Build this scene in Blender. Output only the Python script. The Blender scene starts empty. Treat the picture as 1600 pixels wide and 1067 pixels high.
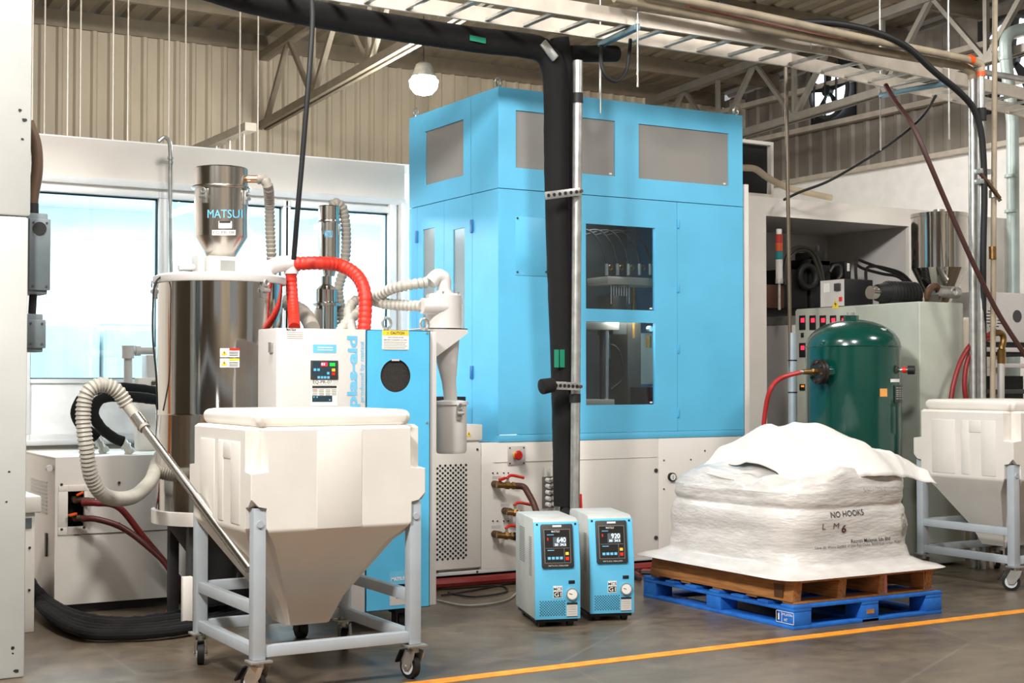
import bpy, bmesh, math, random
from mathutils import Vector, Matrix, noise
from mathutils.bvhtree import BVHTree
random.seed(7)
scn = bpy.context.scene
COL = scn.collection
# ------------------------------------------------------------------ camera
FPX, ANG, HC = 2222.0, math.radians(59.8), 1.5
PIT = math.atan(58.5 / FPX)
CF = Vector((math.cos(ANG) * math.cos(PIT), math.sin(ANG) * math.cos(PIT), math.sin(PIT)))
CR = Vector((math.sin(ANG), -math.cos(ANG), 0))
CU = CR.cross(CF)
C0 = Vector((0, 0, HC))
cd = bpy.data.cameras.new('camera'); cam = bpy.data.objects.new('camera', cd); COL.objects.link(cam)
cd.sensor_width = 36; cd.lens = 36 * FPX / 1600; cd.clip_start = .05; cd.clip_end = 200
m = Matrix((CR, CU, -CF)).transposed().to_4x4(); m.translation = C0
cam.matrix_world = m
scn.camera = cam
# ------------------------------------------------------------------ world, lights, exposure
w = bpy.data.worlds.new('world'); scn.world = w; w.use_nodes = True
w.node_tree.nodes['Background'].inputs[0].default_value = (.93, .97, 1, 1)
w.node_tree.nodes['Background'].inputs[1].default_value = .28
scn.view_settings.view_transform = 'Standard'; scn.view_settings.look = 'None'
scn.view_settings.gamma = 1; scn.view_settings.use_curve_mapping = False
scn.view_settings.exposure = 0.52
def area(name, loc, target, size, power, col=(1, .97, .93)):
    d = bpy.data.lights.new(name, 'AREA'); d.shape = 'DISK'; d.size = size; d.energy = power; d.color = col
    o = bpy.data.objects.new(name, d); COL.objects.link(o); o.location = loc
    o.rotation_euler = (Vector(target) - Vector(loc)).to_track_quat('-Z', 'Y').to_euler()
    return o
area('high_bay_light_a', (-1.2, 3.6, 5.7), (4.5, 8.5, .8), .9, 400)
area('high_bay_light_b', (3.6, 3.2, 5.8), (5.6, 8.5, .8), .9, 170)
area('high_bay_light_c', (2.2, 7.0, 5.7), (3.2, 8.6, .6), .9, 125)
area('high_bay_light_d', (9.2, 4.5, 5.7), (8.6, 8.5, .8), .9, 95)
area('high_bay_light_e', (9.8, 11.6, 5.3), (11.5, 11.3, 2.0), .8, 90)
area('rear_fill_light_f', (-2, -3.5, 5.8), (-1, -6, 0), .9, 300)  # unseen fill behind the viewer, added to brighten reflections in the steel
area('rear_fill_light_g', (5, -3.5, 5.8), (5, -7, 0), .9, 300)  # second unseen fill, added to light the rear wall and floor

# ------------------------------------------------------------------ pixel helpers (1600 x 1067 photograph -> point on a known plane)
def ray(x, y): return CF + CR * ((x - 800) / FPX) + CU * ((533.5 - y) / FPX)
def PY(x, y, Y): d = ray(x, y); return C0 + d * (Y / d.y)
def PX(x, y, X): d = ray(x, y); return C0 + d * (X / d.x)
def PZ(x, y, z=0): d = ray(x, y); return C0 + d * ((z - HC) / d.z)
def RY(x0, y0, x1, y1, Y):
    a, b = PY(x0, y0, Y), PY(x1, y1, Y); return min(a.x, b.x), max(a.x, b.x), min(a.z, b.z), max(a.z, b.z)
def RX(x0, y0, x1, y1, X):
    a, b = PX(x0, y0, X), PX(x1, y1, X); return min(a.y, b.y), max(a.y, b.y), min(a.z, b.z), max(a.z, b.z)

# ------------------------------------------------------------------ materials
def s2l(c): return tuple(((v / 255) / 12.92 if v <= 10 else (((v / 255) + .055) / 1.055) ** 2.4) for v in c)
MATS = {}
def mat(name, rgb, rough=.5, metal=0, var=.06, nscale=6, bump=0, bscale=60, emit=None, estr=0, rgb2=None, stretch=None, coat=0, trans=0):
    if name in MATS: return MATS[name]
    M = bpy.data.materials.new(name); M.use_nodes = True; nt = M.node_tree; b = nt.nodes['Principled BSDF']
    c = s2l(rgb); tc = nt.nodes.new('ShaderNodeTexCoord')
    src = tc.outputs['Object']
    if stretch:
        mp = nt.nodes.new('ShaderNodeMapping'); mp.inputs['Scale'].default_value = stretch
        nt.links.new(src, mp.inputs['Vector']); src = mp.outputs[0]
    n = nt.nodes.new('ShaderNodeTexNoise'); n.inputs['Scale'].default_value = nscale; n.inputs['Detail'].default_value = 5
    nt.links.new(src, n.inputs['Vector'])
    r = nt.nodes.new('ShaderNodeValToRGB'); c2 = s2l(rgb2) if rgb2 else tuple(v * (1 - 2 * var) for v in c)
    r.color_ramp.elements[0].position = .32; r.color_ramp.elements[1].position = .68
    r.color_ramp.elements[0].color = (*c2, 1); r.color_ramp.elements[1].color = (*[min(1, v * (1 + (0 if rgb2 else var))) for v in c], 1)
    nt.links.new(n.outputs[0], r.inputs[0]); nt.links.new(r.outputs[0], b.inputs['Base Color'])
    b.inputs['Roughness'].default_value = rough; b.inputs['Metallic'].default_value = metal
    if coat: b.inputs['Coat Weight'].default_value = coat; b.inputs['Coat Roughness'].default_value = .08
    if bump:
        n2 = nt.nodes.new('ShaderNodeTexNoise'); n2.inputs['Scale'].default_value = bscale; n2.inputs['Detail'].default_value = 4
        nt.links.new(src, n2.inputs['Vector'])
        bp = nt.nodes.new('ShaderNodeBump'); bp.inputs['Strength'].default_value = bump; bp.inputs['Distance'].default_value = .01
        nt.links.new(n2.outputs[0], bp.inputs['Height']); nt.links.new(bp.outputs[0], b.inputs['Normal'])
    if emit: b.inputs['Emission Color'].default_value = (*s2l(emit), 1); b.inputs['Emission Strength'].default_value = estr
    if trans: b.inputs['Subsurface Weight'].default_value = trans; b.inputs['Subsurface Radius'].default_value = (.05, .05, .04)
    MATS[name] = M; return M
def glass(name, rgb, gl=.12, rough=.02, milky=0):
    M = bpy.data.materials.new(name); M.use_nodes = True; nt = M.node_tree; nt.nodes.clear()
    o = nt.nodes.new('ShaderNodeOutputMaterial'); t = nt.nodes.new('ShaderNodeBsdfTransparent'); t.inputs[0].default_value = (*s2l(rgb), 1)
    g = nt.nodes.new('ShaderNodeBsdfGlossy'); g.inputs['Roughness'].default_value = rough
    mx = nt.nodes.new('ShaderNodeMixShader'); mx.inputs[0].default_value = gl
    nt.links.new(g.outputs[0], mx.inputs[2])
    if milky:
        d = nt.nodes.new('ShaderNodeBsdfDiffuse'); d.inputs[0].default_value = (.6, .58, .55, 1)
        m2 = nt.nodes.new('ShaderNodeMixShader'); m2.inputs[0].default_value = milky
        nt.links.new(t.outputs[0], m2.inputs[1]); nt.links.new(d.outputs[0], m2.inputs[2]); nt.links.new(m2.outputs[0], mx.inputs[1])
    else: nt.links.new(t.outputs[0], mx.inputs[1])
    nt.links.new(mx.outputs[0], o.inputs[0]); MATS[name] = M; return M
BLUE = mat('blue_paint', (100, 192, 232), .42, var=.03, nscale=3, bump=.03, bscale=150)
BLUED = mat('blue_door_paint', (90, 188, 232), .4, var=.03)
WHITE = mat('white_paint', (232, 226, 218), .45, var=.03, nscale=2)
OFFW = mat('grey_white_paint', (204, 200, 196), .5, var=.03, nscale=3)
GREYG = mat('grey_green_paint', (176, 180, 168), .5, var=.04)
STEEL = mat('polished_steel', (200, 196, 190), .09, 1, var=.03, stretch=(30, 30, .6))
STEELB = mat('brushed_steel', (205, 200, 192), .24, 1, var=.05, stretch=(30, 30, 1))
ZINC = mat('galvanised_steel', (186, 186, 182), .38, .75, var=.12, nscale=14)
TRAYM = mat('tray_steel', (206, 196, 182), .45, .35, var=.06, nscale=8)
LEGG = mat('grey_frame_paint', (176, 184, 190), .45, var=.04)
BLACK = mat('black_rubber', (18, 19, 20), .6, var=.1)
FOAM = mat('black_foam_insulation', (6, 6, 7), .9, var=.15, nscale=12, bump=.4, bscale=25)
DARK = mat('dark_void', (16, 17, 18), .7)
DGREY = mat('dark_grey_plastic', (58, 58, 58), .5)
POLY = mat('white_polyethylene', (232, 227, 219), .5, var=.03, nscale=3, trans=.25)
BAGM = mat('woven_white_bag', (226, 222, 217), .6, var=.03, nscale=4, bump=.5, bscale=22)
FILM = mat('film_wrapped_bag', (210, 205, 200), .35, var=.06, nscale=7, bump=.6, bscale=16, stretch=(1, 1, 3.5), coat=.6)
WOOD = mat('raw_pine', (196, 136, 76), .7, rgb2=(160, 100, 50), nscale=5, stretch=(14, 1.2, 14), bump=.2)
PBLUE = mat('blue_pallet_paint', (32, 116, 208), .65, rgb2=(20, 92, 180), nscale=9, bump=.3)
GREEN = mat('green_tank_paint', (4, 66, 56), .2, var=.06, coat=.5)
RED = mat('red_silicone_hose', (206, 46, 28), .5, var=.06)
REDP = mat('red_plastic', (214, 40, 26), .4)
REDH = mat('dark_red_rubber', (120, 28, 24), .5, var=.1)
ORANGE = mat('orange_plastic', (240, 90, 20), .4)
BRASS = mat('aged_brass', (150, 116, 66), .35, .8, var=.15, nscale=20)
RUST = mat('rusty_iron', (92, 66, 44), .6, .4, var=.2, nscale=20)
GHOSE = mat('grey_flexible_hose', (158, 152, 142), .5, var=.05)
YELL = mat('yellow_print', (246, 206, 60), .5)
PAPER = mat('white_sticker', (240, 238, 232), .5)
INK = mat('black_ink', (30, 30, 32), .6)
PRINTB = mat('light_blue_print', (110, 192, 232), .5)
TEAL = mat('teal_tape', (24, 132, 100), .5)
CONC = mat('raw_concrete', (150, 140, 128), .8)
BROWNP = mat('brown_rubber', (92, 70, 52), .5)
GLASSW = glass('window_glass', (232, 246, 252), .10)
GLASSD = glass('tinted_guard_glass', (238, 242, 244), .05)
FROST = glass('frosted_guard_sheet', (216, 214, 210), .12, .2, .42)
LEDR = mat('red_led', (60, 5, 8), .4, emit=(255, 40, 60), estr=2)
LEDG = mat('green_led', (5, 40, 10), .4, emit=(40, 220, 70), estr=1)
LCD = mat('lcd_digits', (220, 235, 240), .4, emit=(225, 240, 250), estr=1.2)
LAMPE = mat('lamp_glow', (255, 255, 255), .4, emit=(235, 255, 255), estr=60)
TUBEE = mat('tube_glow', (255, 255, 255), .4, emit=(240, 250, 255), estr=7)
SKYE = mat('daylight_opening', (255, 255, 255), .4, emit=(225, 238, 255), estr=2.2)

# ------------------------------------------------------------------ mesh builder
ORG = {}
def rootorg(p):
    while p is not None and p.parent is not None: p = p.parent
    return ORG.get(p.name, Vector()) if p is not None else None
def catmull(pts, sub=8):
    P = [Vector(p) for p in pts]; out = []
    for i in range(len(P) - 1):
        p0 = P[i - 1] if i else P[0] * 2 - P[1]; p1, p2 = P[i], P[i + 1]
        p3 = P[i + 2] if i + 2 < len(P) else P[-1] * 2 - P[-2]
        for k in range(sub):
            t = k / sub
            out.append(.5 * ((2 * p1) + (p2 - p0) * t + (2 * p0 - 5 * p1 + 4 * p2 - p3) * t * t + (3 * p1 - p0 - 3 * p2 + p3) * t ** 3))
    out.append(P[-1]); return out
def resample(pts, step):
    out = [pts[0]]; acc = 0; L = 0
    for a, b in zip(pts, pts[1:]):
        d = (b - a).length
        if d < 1e-9: continue
        pos = step - acc
        while pos <= d:
            out.append(a + (b - a) * (pos / d)); pos += step
        acc = d - (pos - step)
    if (out[-1] - pts[-1]).length > step * .3: out.append(pts[-1])
    return out
class MB:
    def __init__(s): s.v = []; s.f = []
    def add(s, v, f):
        o = len(s.v); s.v += [Vector(p) for p in v]; s.f += [tuple(i + o for i in q) for q in f]; return s
    def box(s, x0, x1, y0, y1, z0, z1):
        return s.add([(x0, y0, z0), (x1, y0, z0), (x1, y1, z0), (x0, y1, z0), (x0, y0, z1), (x1, y0, z1), (x1, y1, z1), (x0, y1, z1)],
                     [(0, 3, 2, 1), (4, 5, 6, 7), (0, 1, 5, 4), (1, 2, 6, 5), (2, 3, 7, 6), (3, 0, 4, 7)])
    def cbox(s, c, sx, sy, sz): return s.box(c[0] - sx / 2, c[0] + sx / 2, c[1] - sy / 2, c[1] + sy / 2, c[2] - sz / 2, c[2] + sz / 2)
    def beam(s, a, b, w, h, up=(0, 0, 1)):
        a, b = Vector(a), Vector(b); d = (b - a).normalized(); u = Vector(up)
        r = d.cross(u)
        if r.length < 1e-4: r = d.cross(Vector((1, 0, 0)))
        r.normalize(); u = r.cross(d); r = r * w / 2; u = u * h / 2
        return s.add([a - r - u, a + r - u, a + r + u, a - r + u, b - r - u, b + r - u, b + r + u, b - r + u],
                     [(0, 1, 2, 3), (7, 6, 5, 4), (1, 0, 4, 5), (2, 1, 5, 6), (3, 2, 6, 7), (0, 3, 7, 4)])
    def rings(s, R, cap=True, closed=False):
        n = len(R[0]); o = len(s.v)
        for r in R: s.v += [Vector(p) for p in r]
        k = len(R)
        for i in range(k if closed else k - 1):
            j = (i + 1) % k
            for a in range(n):
                b = (a + 1) % n; s.f.append((o + i * n + a, o + i * n + b, o + j * n + b, o + j * n + a))
        if cap and not closed:
            s.f.append(tuple(o + a for a in range(n))[::-1]); s.f.append(tuple(o + (k - 1) * n + a for a in range(n)))
        return s
    def path(s, P, rad, n=10, cap=True):
        P = [Vector(p) for p in P]; R = []; ref = None
        for i, p in enumerate(P):
            d = (P[min(i + 1, len(P) - 1)] - P[max(i - 1, 0)]).normalized()
            if ref is None: ref = d.cross(Vector((0, 0, 1)) if abs(d.z) < .9 else Vector((1, 0, 0))).normalized()
            ref = (ref - d * ref.dot(d)).normalized(); q = d.cross(ref)
            r = rad(i) if callable(rad) else rad
            R.append([p + (ref * math.cos(a) + q * math.sin(a)) * r for a in [2 * math.pi * k / n for k in range(n)]])
        return s.rings(R, cap)
    def cyl(s, a, b, r, r2=None, n=16, cap=True):
        r2 = r if r2 is None else r2; return s.path([a, b], lambda i: r if i == 0 else r2, n, cap)
    def tube(s, pts, r, n=10, sub=8, corr=0, amp=.12):
        P = catmull(pts, sub)
        if corr:
            P = resample(P, corr / 3); return s.path(P, lambda i: r * (1 - amp * (1, 0, .35)[i % 3]), n)
        return s.path(P, r, n)
    def lathe(s, prof, cx, cy, n=32, cap=True, axis=None):
        R = [[(cx + r * math.cos(2 * math.pi * k / n), cy + r * math.sin(2 * math.pi * k / n), z) for k in range(n)] for r, z in prof]
        return s.rings(R, cap)
    def torus(s, c, ax, R, r, n=20, m=8):
        c, ax = Vector(c), Vector(ax).normalized(); u = ax.orthogonal().normalized(); v = ax.cross(u); Q = []
        for i in range(n):
            a = 2 * math.pi * i / n; d = u * math.cos(a) + v * math.sin(a)
            Q.append([c + d * (R + r * math.cos(b)) + ax * r * math.sin(b) for b in [2 * math.pi * k / m for k in range(m)]])
        return s.rings(Q, closed=True)
    def prism(s, poly, ext):
        n = len(poly); P = [Vector(p) for p in poly]; e = Vector(ext)
        s.add(P + [p + e for p in P], [tuple(range(n)), tuple(range(2 * n - 1, n - 1, -1))] + [((i + 1) % n, i, n + i, n + (i + 1) % n) for i in range(n)])
        return s
    def panelY(s, x0, x1, z0, z1, y0, y1, holes=()):
        xs = sorted({x0, x1, *[h[0] for h in holes], *[h[1] for h in holes]}); zs = sorted({z0, z1, *[h[2] for h in holes], *[h[3] for h in holes]})
        for a, b in zip(xs, xs[1:]):
            for c, d in zip(zs, zs[1:]):
                if not any(h[0] <= (a + b) / 2 <= h[1] and h[2] <= (c + d) / 2 <= h[3] for h in holes): s.box(a, b, y0, y1, c, d)
        return s
    def panelX(s, y0, y1, z0, z1, x0, x1, holes=()):
        ys = sorted({y0, y1, *[h[0] for h in holes], *[h[1] for h in holes]}); zs = sorted({z0, z1, *[h[2] for h in holes], *[h[3] for h in holes]})
        for a, b in zip(ys, ys[1:]):
            for c, d in zip(zs, zs[1:]):
                if not any(h[0] <= (a + b) / 2 <= h[1] and h[2] <= (c + d) / 2 <= h[3] for h in holes): s.box(x0, x1, a, b, c, d)
        return s
    def build(s, name, M, parent=None, bev=0, smooth=35, seg=2, stuff=False):
        me = bpy.data.meshes.new(name)
        if parent is not None: off = rootorg(parent)
        else:
            xs = [v.x for v in s.v]; ys = [v.y for v in s.v]; off = Vector(((min(xs) + max(xs)) / 2, (min(ys) + max(ys)) / 2, min(v.z for v in s.v)))
        me.from_pydata([v - off for v in s.v], [], s.f); me.update()
        bm = bmesh.new(); bm.from_mesh(me); bmesh.ops.recalc_face_normals(bm, faces=bm.faces[:])
        if bev: bmesh.ops.bevel(bm, geom=[e for e in bm.edges if len(e.link_faces) == 2 and e.calc_face_angle(0) > .5], offset=bev, segments=seg, affect='EDGES', profile=.5, clamp_overlap=True)
        bm.to_mesh(me); bm.free()
        if smooth:
            me.polygons.foreach_set('use_smooth', [True] * len(me.polygons)); me.set_sharp_from_angle(angle=math.radians(smooth))
        me.materials.append(M)
        o = bpy.data.objects.new(name, me); COL.objects.link(o)
        if parent is not None: o.parent = parent
        else: o.location = off; ORG[o.name] = off
        if stuff: o['kind'] = 'stuff'
        return o
def tag(o, label, cat, group=None):
    o['label'] = label; o['category'] = cat
    if group: o['group'] = group
    return o
def thing(name, label, cat, loc=(0, 0, 0), group=None):
    o = bpy.data.objects.new(name, None); o.empty_display_size = .1; COL.objects.link(o); o.location = loc; ORG[o.name] = Vector(loc)
    return tag(o, label, cat, group)
def struct(o): o['kind'] = 'structure'; return o
def copy_tree(o, parent=None):
    c = o.copy(); COL.objects.link(c); c.parent = parent
    for ch in list(o.children): copy_tree(ch, c)
    return c
def pbox(name, M, parent, b, bev=0, **k): return MB().box(*b).build(name, M, parent, bev, **k)
def text_mesh(body, w, h, bold=0):
    cu = bpy.data.curves.new('t', 'FONT'); cu.body = body; cu.size = 1; cu.offset = bold; cu.extrude = 0; cu.fill_mode = 'FRONT'; cu.resolution_u = 3
    o = bpy.data.objects.new('t', cu); COL.objects.link(o)
    bpy.context.view_layer.update()
    me = bpy.data.meshes.new_from_object(o.evaluated_get(bpy.context.evaluated_depsgraph_get()))
    vs = [v.co.copy() for v in me.vertices]; fs = [tuple(p.vertices) for p in me.polygons]
    bpy.data.objects.remove(o); bpy.data.curves.remove(cu); bpy.data.meshes.remove(me)
    x0, x1 = min(v.x for v in vs), max(v.x for v in vs); y0, y1 = min(v.y for v in vs), max(v.y for v in vs)
    sx = w / (x1 - x0) if w else 0; sy = h / (y1 - y0) if h else sx; sx = sx or sy
    return [((v.x - (x0 + x1) / 2) * sx, (v.y - (y0 + y1) / 2) * sy) for v in vs], fs
def text(body, w, h, c, M, parent, right=(1, 0, 0), up=(0, 0, 1), bold=0, name='lettering'):
    vs, fs = text_mesh(body, w, h, bold); c, r, u = Vector(c), Vector(right), Vector(up)
    return MB().add([c + r * x + u * y for x, y in vs], fs).build(name, M, parent, smooth=0)
def tri_sign(c, s, parent, right=(1, 0, 0), up=(0, 0, 1)):
    c, r, u = Vector(c), Vector(right), Vector(up); n = r.cross(u) * .0012
    t = MB().prism([c - r * s - u * s * .8, c + r * s - u * s * .8, c + u * s * .9], n).build('warning_triangle', YELL, parent, smooth=0)
    q = n * 1.6
    MB().prism([c + q + u * s * .5 - r * s * .1, c + q - u * s * .1 - r * s * .25, c + q - u * s * .05 + r * s * .05, c + q - u * s * .6, c + q + r * s * .3 + u * s * .1, c + q + u * s * .1], n * .3).build('bolt_mark', INK, parent, smooth=0)
    for a, b in ((-r * s - u * s * .8, r * s - u * s * .8), (r * s - u * s * .8, u * s * .9), (u * s * .9, -r * s - u * s * .8)):
        pass
    return t
# ================================================================== SETTING
def floor_mat():
    M = bpy.data.materials.new('polished_concrete'); M.use_nodes = True; nt = M.node_tree; b = nt.nodes['Principled BSDF']
    tc = nt.nodes.new('ShaderNodeTexCoord')
    n1 = nt.nodes.new('ShaderNodeTexNoise'); n1.inputs['Scale'].default_value = 1.1; n1.inputs['Detail'].default_value = 8; n1.inputs['Roughness'].default_value = .65
    n2 = nt.nodes.new('ShaderNodeTexNoise'); n2.inputs['Scale'].default_value = 9; n2.inputs['Detail'].default_value = 6
    mp = nt.nodes.new('ShaderNodeMapping'); mp.inputs['Scale'].default_value = (.5, 1.6, 1); mp.inputs['Rotation'].default_value = (0, 0, .4)
    nt.links.new(tc.outputs['Object'], mp.inputs[0])
    r1 = nt.nodes.new('ShaderNodeValToRGB'); r1.color_ramp.elements[0].position = .3; r1.color_ramp.elements[1].position = .72
    r1.color_ramp.elements[0].color = (*s2l((72, 62, 50)), 1); r1.color_ramp.elements[1].color = (*s2l((122, 108, 90)), 1)
    mx = nt.nodes.new('ShaderNodeMixRGB'); mx.blend_type = 'MULTIPLY'; mx.inputs[0].default_value = .5
    r2 = nt.nodes.new('ShaderNodeValToRGB'); r2.color_ramp.elements[0].position = .35; r2.color_ramp.elements[0].color = (.55, .55, .55, 1); r2.color_ramp.elements[1].position = .6
    nt.links.new(mp.outputs[0], n1.inputs['Vector']); nt.links.new(tc.outputs['Object'], n2.inputs['Vector'])
    nt.links.new(n1.outputs[0], r1.inputs[0]); nt.links.new(n2.outputs[0], r2.inputs[0])
    nt.links.new(r1.outputs[0], mx.inputs[1]); nt.links.new(r2.outputs[0], mx.inputs[2])
    # pale hairline scratches
    v = nt.nodes.new('ShaderNodeTexVoronoi'); v.feature = 'DISTANCE_TO_EDGE'; v.inputs['Scale'].default_value = .55
    nt.links.new(tc.outputs['Object'], v.inputs['Vector'])
    r3 = nt.nodes.new('ShaderNodeValToRGB'); r3.color_ramp.elements[0].color = (.09, .09, .08, 1); r3.color_ramp.elements[1].position = .006; r3.color_ramp.elements[1].color = (0, 0, 0, 1)
    nt.links.new(v.outputs['Distance'], r3.inputs[0])
    ad = nt.nodes.new('ShaderNodeMixRGB'); ad.blend_type = 'ADD'; ad.inputs[0].default_value = .5
    nt.links.new(mx.outputs[0], ad.inputs[1]); nt.links.new(r3.outputs[0], ad.inputs[2])
    nt.links.new(ad.outputs[0], b.inputs['Base Color'])
    r4 = nt.nodes.new('ShaderNodeMapRange'); r4.inputs[3].default_value = .22; r4.inputs[4].default_value = .5
    nt.links.new(n2.outputs[0], r4.inputs[0]); nt.links.new(r4.outputs[0], b.inputs['Roughness'])
    return M
floor = struct(MB().box(-14, 18, -12, 20, -.2, 0).build('floor', floor_mat(), smooth=0))
MB().box(-8, 13.4, 6.27, 6.365, 0, .003).build('painted_line', mat('orange_floor_paint', (240, 160, 40), .6, rgb2=(214, 132, 32), nscale=14), floor, smooth=0)
# --- corrugated sheet along a horizontal direction
def corrugated(a, b, z0, z1, pitch=.2, depth=.035, normal=Vector((0, -1, 0)), ztop=None):
    a, b = Vector(a), Vector(b); L = (b - a).length; d = (b - a) / L; n = int(L / pitch); M_ = MB(); prof = []
    for i in range(n + 1):
        for f, h in ((0, 0), (.55, 0), (.68, 1), (.87, 1)):
            t = (i + f) * pitch
            if t <= L: prof.append((t, h))
    prof.append((L, 0)); vs = []; fs = []
    for t, h in prof:
        p = a + d * t + normal * depth * h
        vs += [(p.x, p.y, z0), (p.x, p.y, z1 if ztop is None else ztop(p))]
    for i in range(len(prof) - 1): fs.append((2 * i, 2 * i + 2, 2 * i + 3, 2 * i + 1))
    return M_.add(vs, fs)
ZR = lambda Y: 5.62 + .05 * (17 - Y)
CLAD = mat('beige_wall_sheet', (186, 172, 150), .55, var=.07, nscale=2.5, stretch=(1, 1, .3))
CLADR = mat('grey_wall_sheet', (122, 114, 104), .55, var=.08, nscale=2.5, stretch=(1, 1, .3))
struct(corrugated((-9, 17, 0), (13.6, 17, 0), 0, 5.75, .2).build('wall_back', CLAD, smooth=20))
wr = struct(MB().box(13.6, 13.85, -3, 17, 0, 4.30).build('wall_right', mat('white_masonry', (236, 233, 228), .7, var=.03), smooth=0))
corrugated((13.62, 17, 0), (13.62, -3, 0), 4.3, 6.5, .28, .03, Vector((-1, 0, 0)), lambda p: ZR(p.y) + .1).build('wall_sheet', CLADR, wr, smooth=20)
MB().box(13.5, 13.6, -3, 17, 4.27, 4.33).build('ledge_trim', TRAYM, wr)
for yy in (16.5, 10.9, 5.2):
    MB().box(13.4, 13.56, yy - .09, yy + .09, 4.3, ZR(yy)).build('wall_stud', TRAYM, wr)
for zz in (4.95, 5.5):
    MB().box(13.47, 13.58, -3, 17, zz, zz + .07).build('wall_girt', TRAYM, wr)
# walls out of the frame, behind the viewer: tan sheet with two open goods doors
wf = struct(MB().panelY(-12, 13.6, 0, 6.6, -9.2, -9, [(-7, -2.5, 0, 4.8), (2.5, 7, 0, 4.8)]).build('wall_front', CLAD, smooth=0))
wl = struct(MB().panelX(-9, 17, 0, 6.4, -12.2, -12, [(-4, 2, 0, 4.8)]).build('wall_left', CLAD, smooth=0))
# --- roof
rv = []; rf = []; xs = []
x = -12
while x < 14:
    for f, h in ((0, 0), (.5, 0), (.62, 1), (.88, 1)): xs.append((x + f * .3, h))
    x += .3
for xx, h in xs:
    for Y in (17.1, -9.1): rv.append((xx, Y, ZR(Y) + .2 + .035 * h))
for i in range(len(xs) - 1): rf.append((2 * i, 2 * i + 2, 2 * i + 3, 2 * i + 1))
roof = struct(MB().add(rv, rf).build('ceiling', mat('roof_sheet', (136, 123, 103), .5, var=.05), smooth=20))
PURL = mat('purlin_steel', (128, 115, 97), .5, .1, var=.06)
for i in range(15):
    Y = 16.95 - i * 1.25; z = ZR(Y)
    MB().prism([(-12, Y, z), (-12, Y, z + .2), (-12, Y + .07, z + .2), (-12, Y + .07, z + .185), (-12, Y + .015, z + .185), (-12, Y + .015, z + .015), (-12, Y + .07, z + .015), (-12, Y + .07, z)], (25.6, 0, 0)).build('purlin', PURL, roof, smooth=0)
# --- roof trusses
TRM = mat('truss_steel', (150, 138, 120), .5, .2, var=.08)
TRMR = mat('truss_steel_grey', (128, 122, 112), .5, .3, var=.08)
def truss(X, label, M):
    t = thing('roof_truss', label, 'truss', (X, 4, 4.6), 'roof trusses')
    zb = lambda Y: 4.68 + .045 * (17 - Y)
    zt = lambda Y: ZR(Y) - .06
    for dx in (-.045, .045):
        MB().beam((X + dx, 17, zb(17)), (X + dx, 0, zb(0)), .05, .09).build('bottom_chord', M, t)
    MB().beam((X, 17, zt(17)), (X, 0, zt(0)), .13, .1).build('top_chord', M, t)
    ys = [16.9 - 1.55 * i for i in range(11)]
    for i, (a, b) in enumerate(zip(ys, ys[1:])):
        mid = (a + b) / 2
        MB().beam((X, a, zb(a)), (X, mid, zt(mid)), .06, .06).build('web', M, t)
        MB().beam((X, mid, zt(mid)), (X, b, zb(b)), .05, .05).build('web', M, t)
        MB().beam((X, b, zb(b)), (X, b, zt(b)), .05, .05).build('web', M, t)
    return t
truss(6.26, 'tan steel roof truss above the glazed partition, left of the blue machine', TRM)
truss(12.2, 'grey steel roof truss in front of the wall fans on the right', TRMR)

# ---- clean room partition with three windows
PT = MB(); YW = 10.6
FR = mat('window_frame_white', (224, 226, 226), .4, var=.03)
holes = []
wins = [(47, 246), (262, 440), (452, 606)]
zg0, zg1 = 1.50, 2.86
for a, b in wins:
    xa, xb = PY(a, 450, YW).x, PY(b, 450, YW).x; holes.append((xa, xb, 1.10, zg1))
XR = 5.14
part_wall = struct(PT.panelY(-9, XR, 0, 3.27, YW, YW + .12, holes).build('wall_partition', mat('partition_white', (232, 226, 218), .5, var=.04, nscale=1.5), smooth=0))
MB().box(-9, XR, YW - .035, YW, 2.93, 2.985).build('trim_rail', FR, part_wall, .008)
MB().box(-9, XR, YW - .05, YW, 1.02, 1.06).build('trim_rail', FR, part_wall, .008)
MB().box(-9, XR, YW - .03, YW, .86, .9).build('trim_rail', FR, part_wall, .008)
SEAL = mat('dark_teal_seal', (30, 70, 84), .5)
for i, (xa, xb, z0, z1) in enumerate(holes):
    wn = struct(MB().panelY(xa - .045, xb + .045, z0 - .05, z1 + .05, YW - .03, YW + .02, [(xa, xb, z0, z1)]).build('window_%d' % (i + 1), FR, bev=.006))
    MB().box(xa, xb, YW + .03, YW + .045, zg0, z1).build('pane', GLASSW, wn, smooth=0)
    MB().box(xa, xb, YW + .0, YW + .03, zg0 - .03, zg0).build('glazing_bar', FR, wn)
    MB().box(xa, xb, YW + .02, YW + .05, z0, zg0 - .03).build('infill_panel', mat('white_infill', (244, 246, 246), .4), wn, smooth=0)
    MB().panelY(xa, xb, zg0, z1, YW + .022, YW + .03, [(xa + .012, xb - .012, zg0 + .008, z1 - .012)]).build('seal', SEAL, wn, smooth=0)
MB().box(XR - .16, XR - .1, YW - .06, YW, 1.0, 2.93).build('trim_post', FR, part_wall, .006)
MB().box(XR - .07, XR - .01, YW - .09, YW, .2, 2.95).build('trim_post', FR, part_wall, .006)
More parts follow.
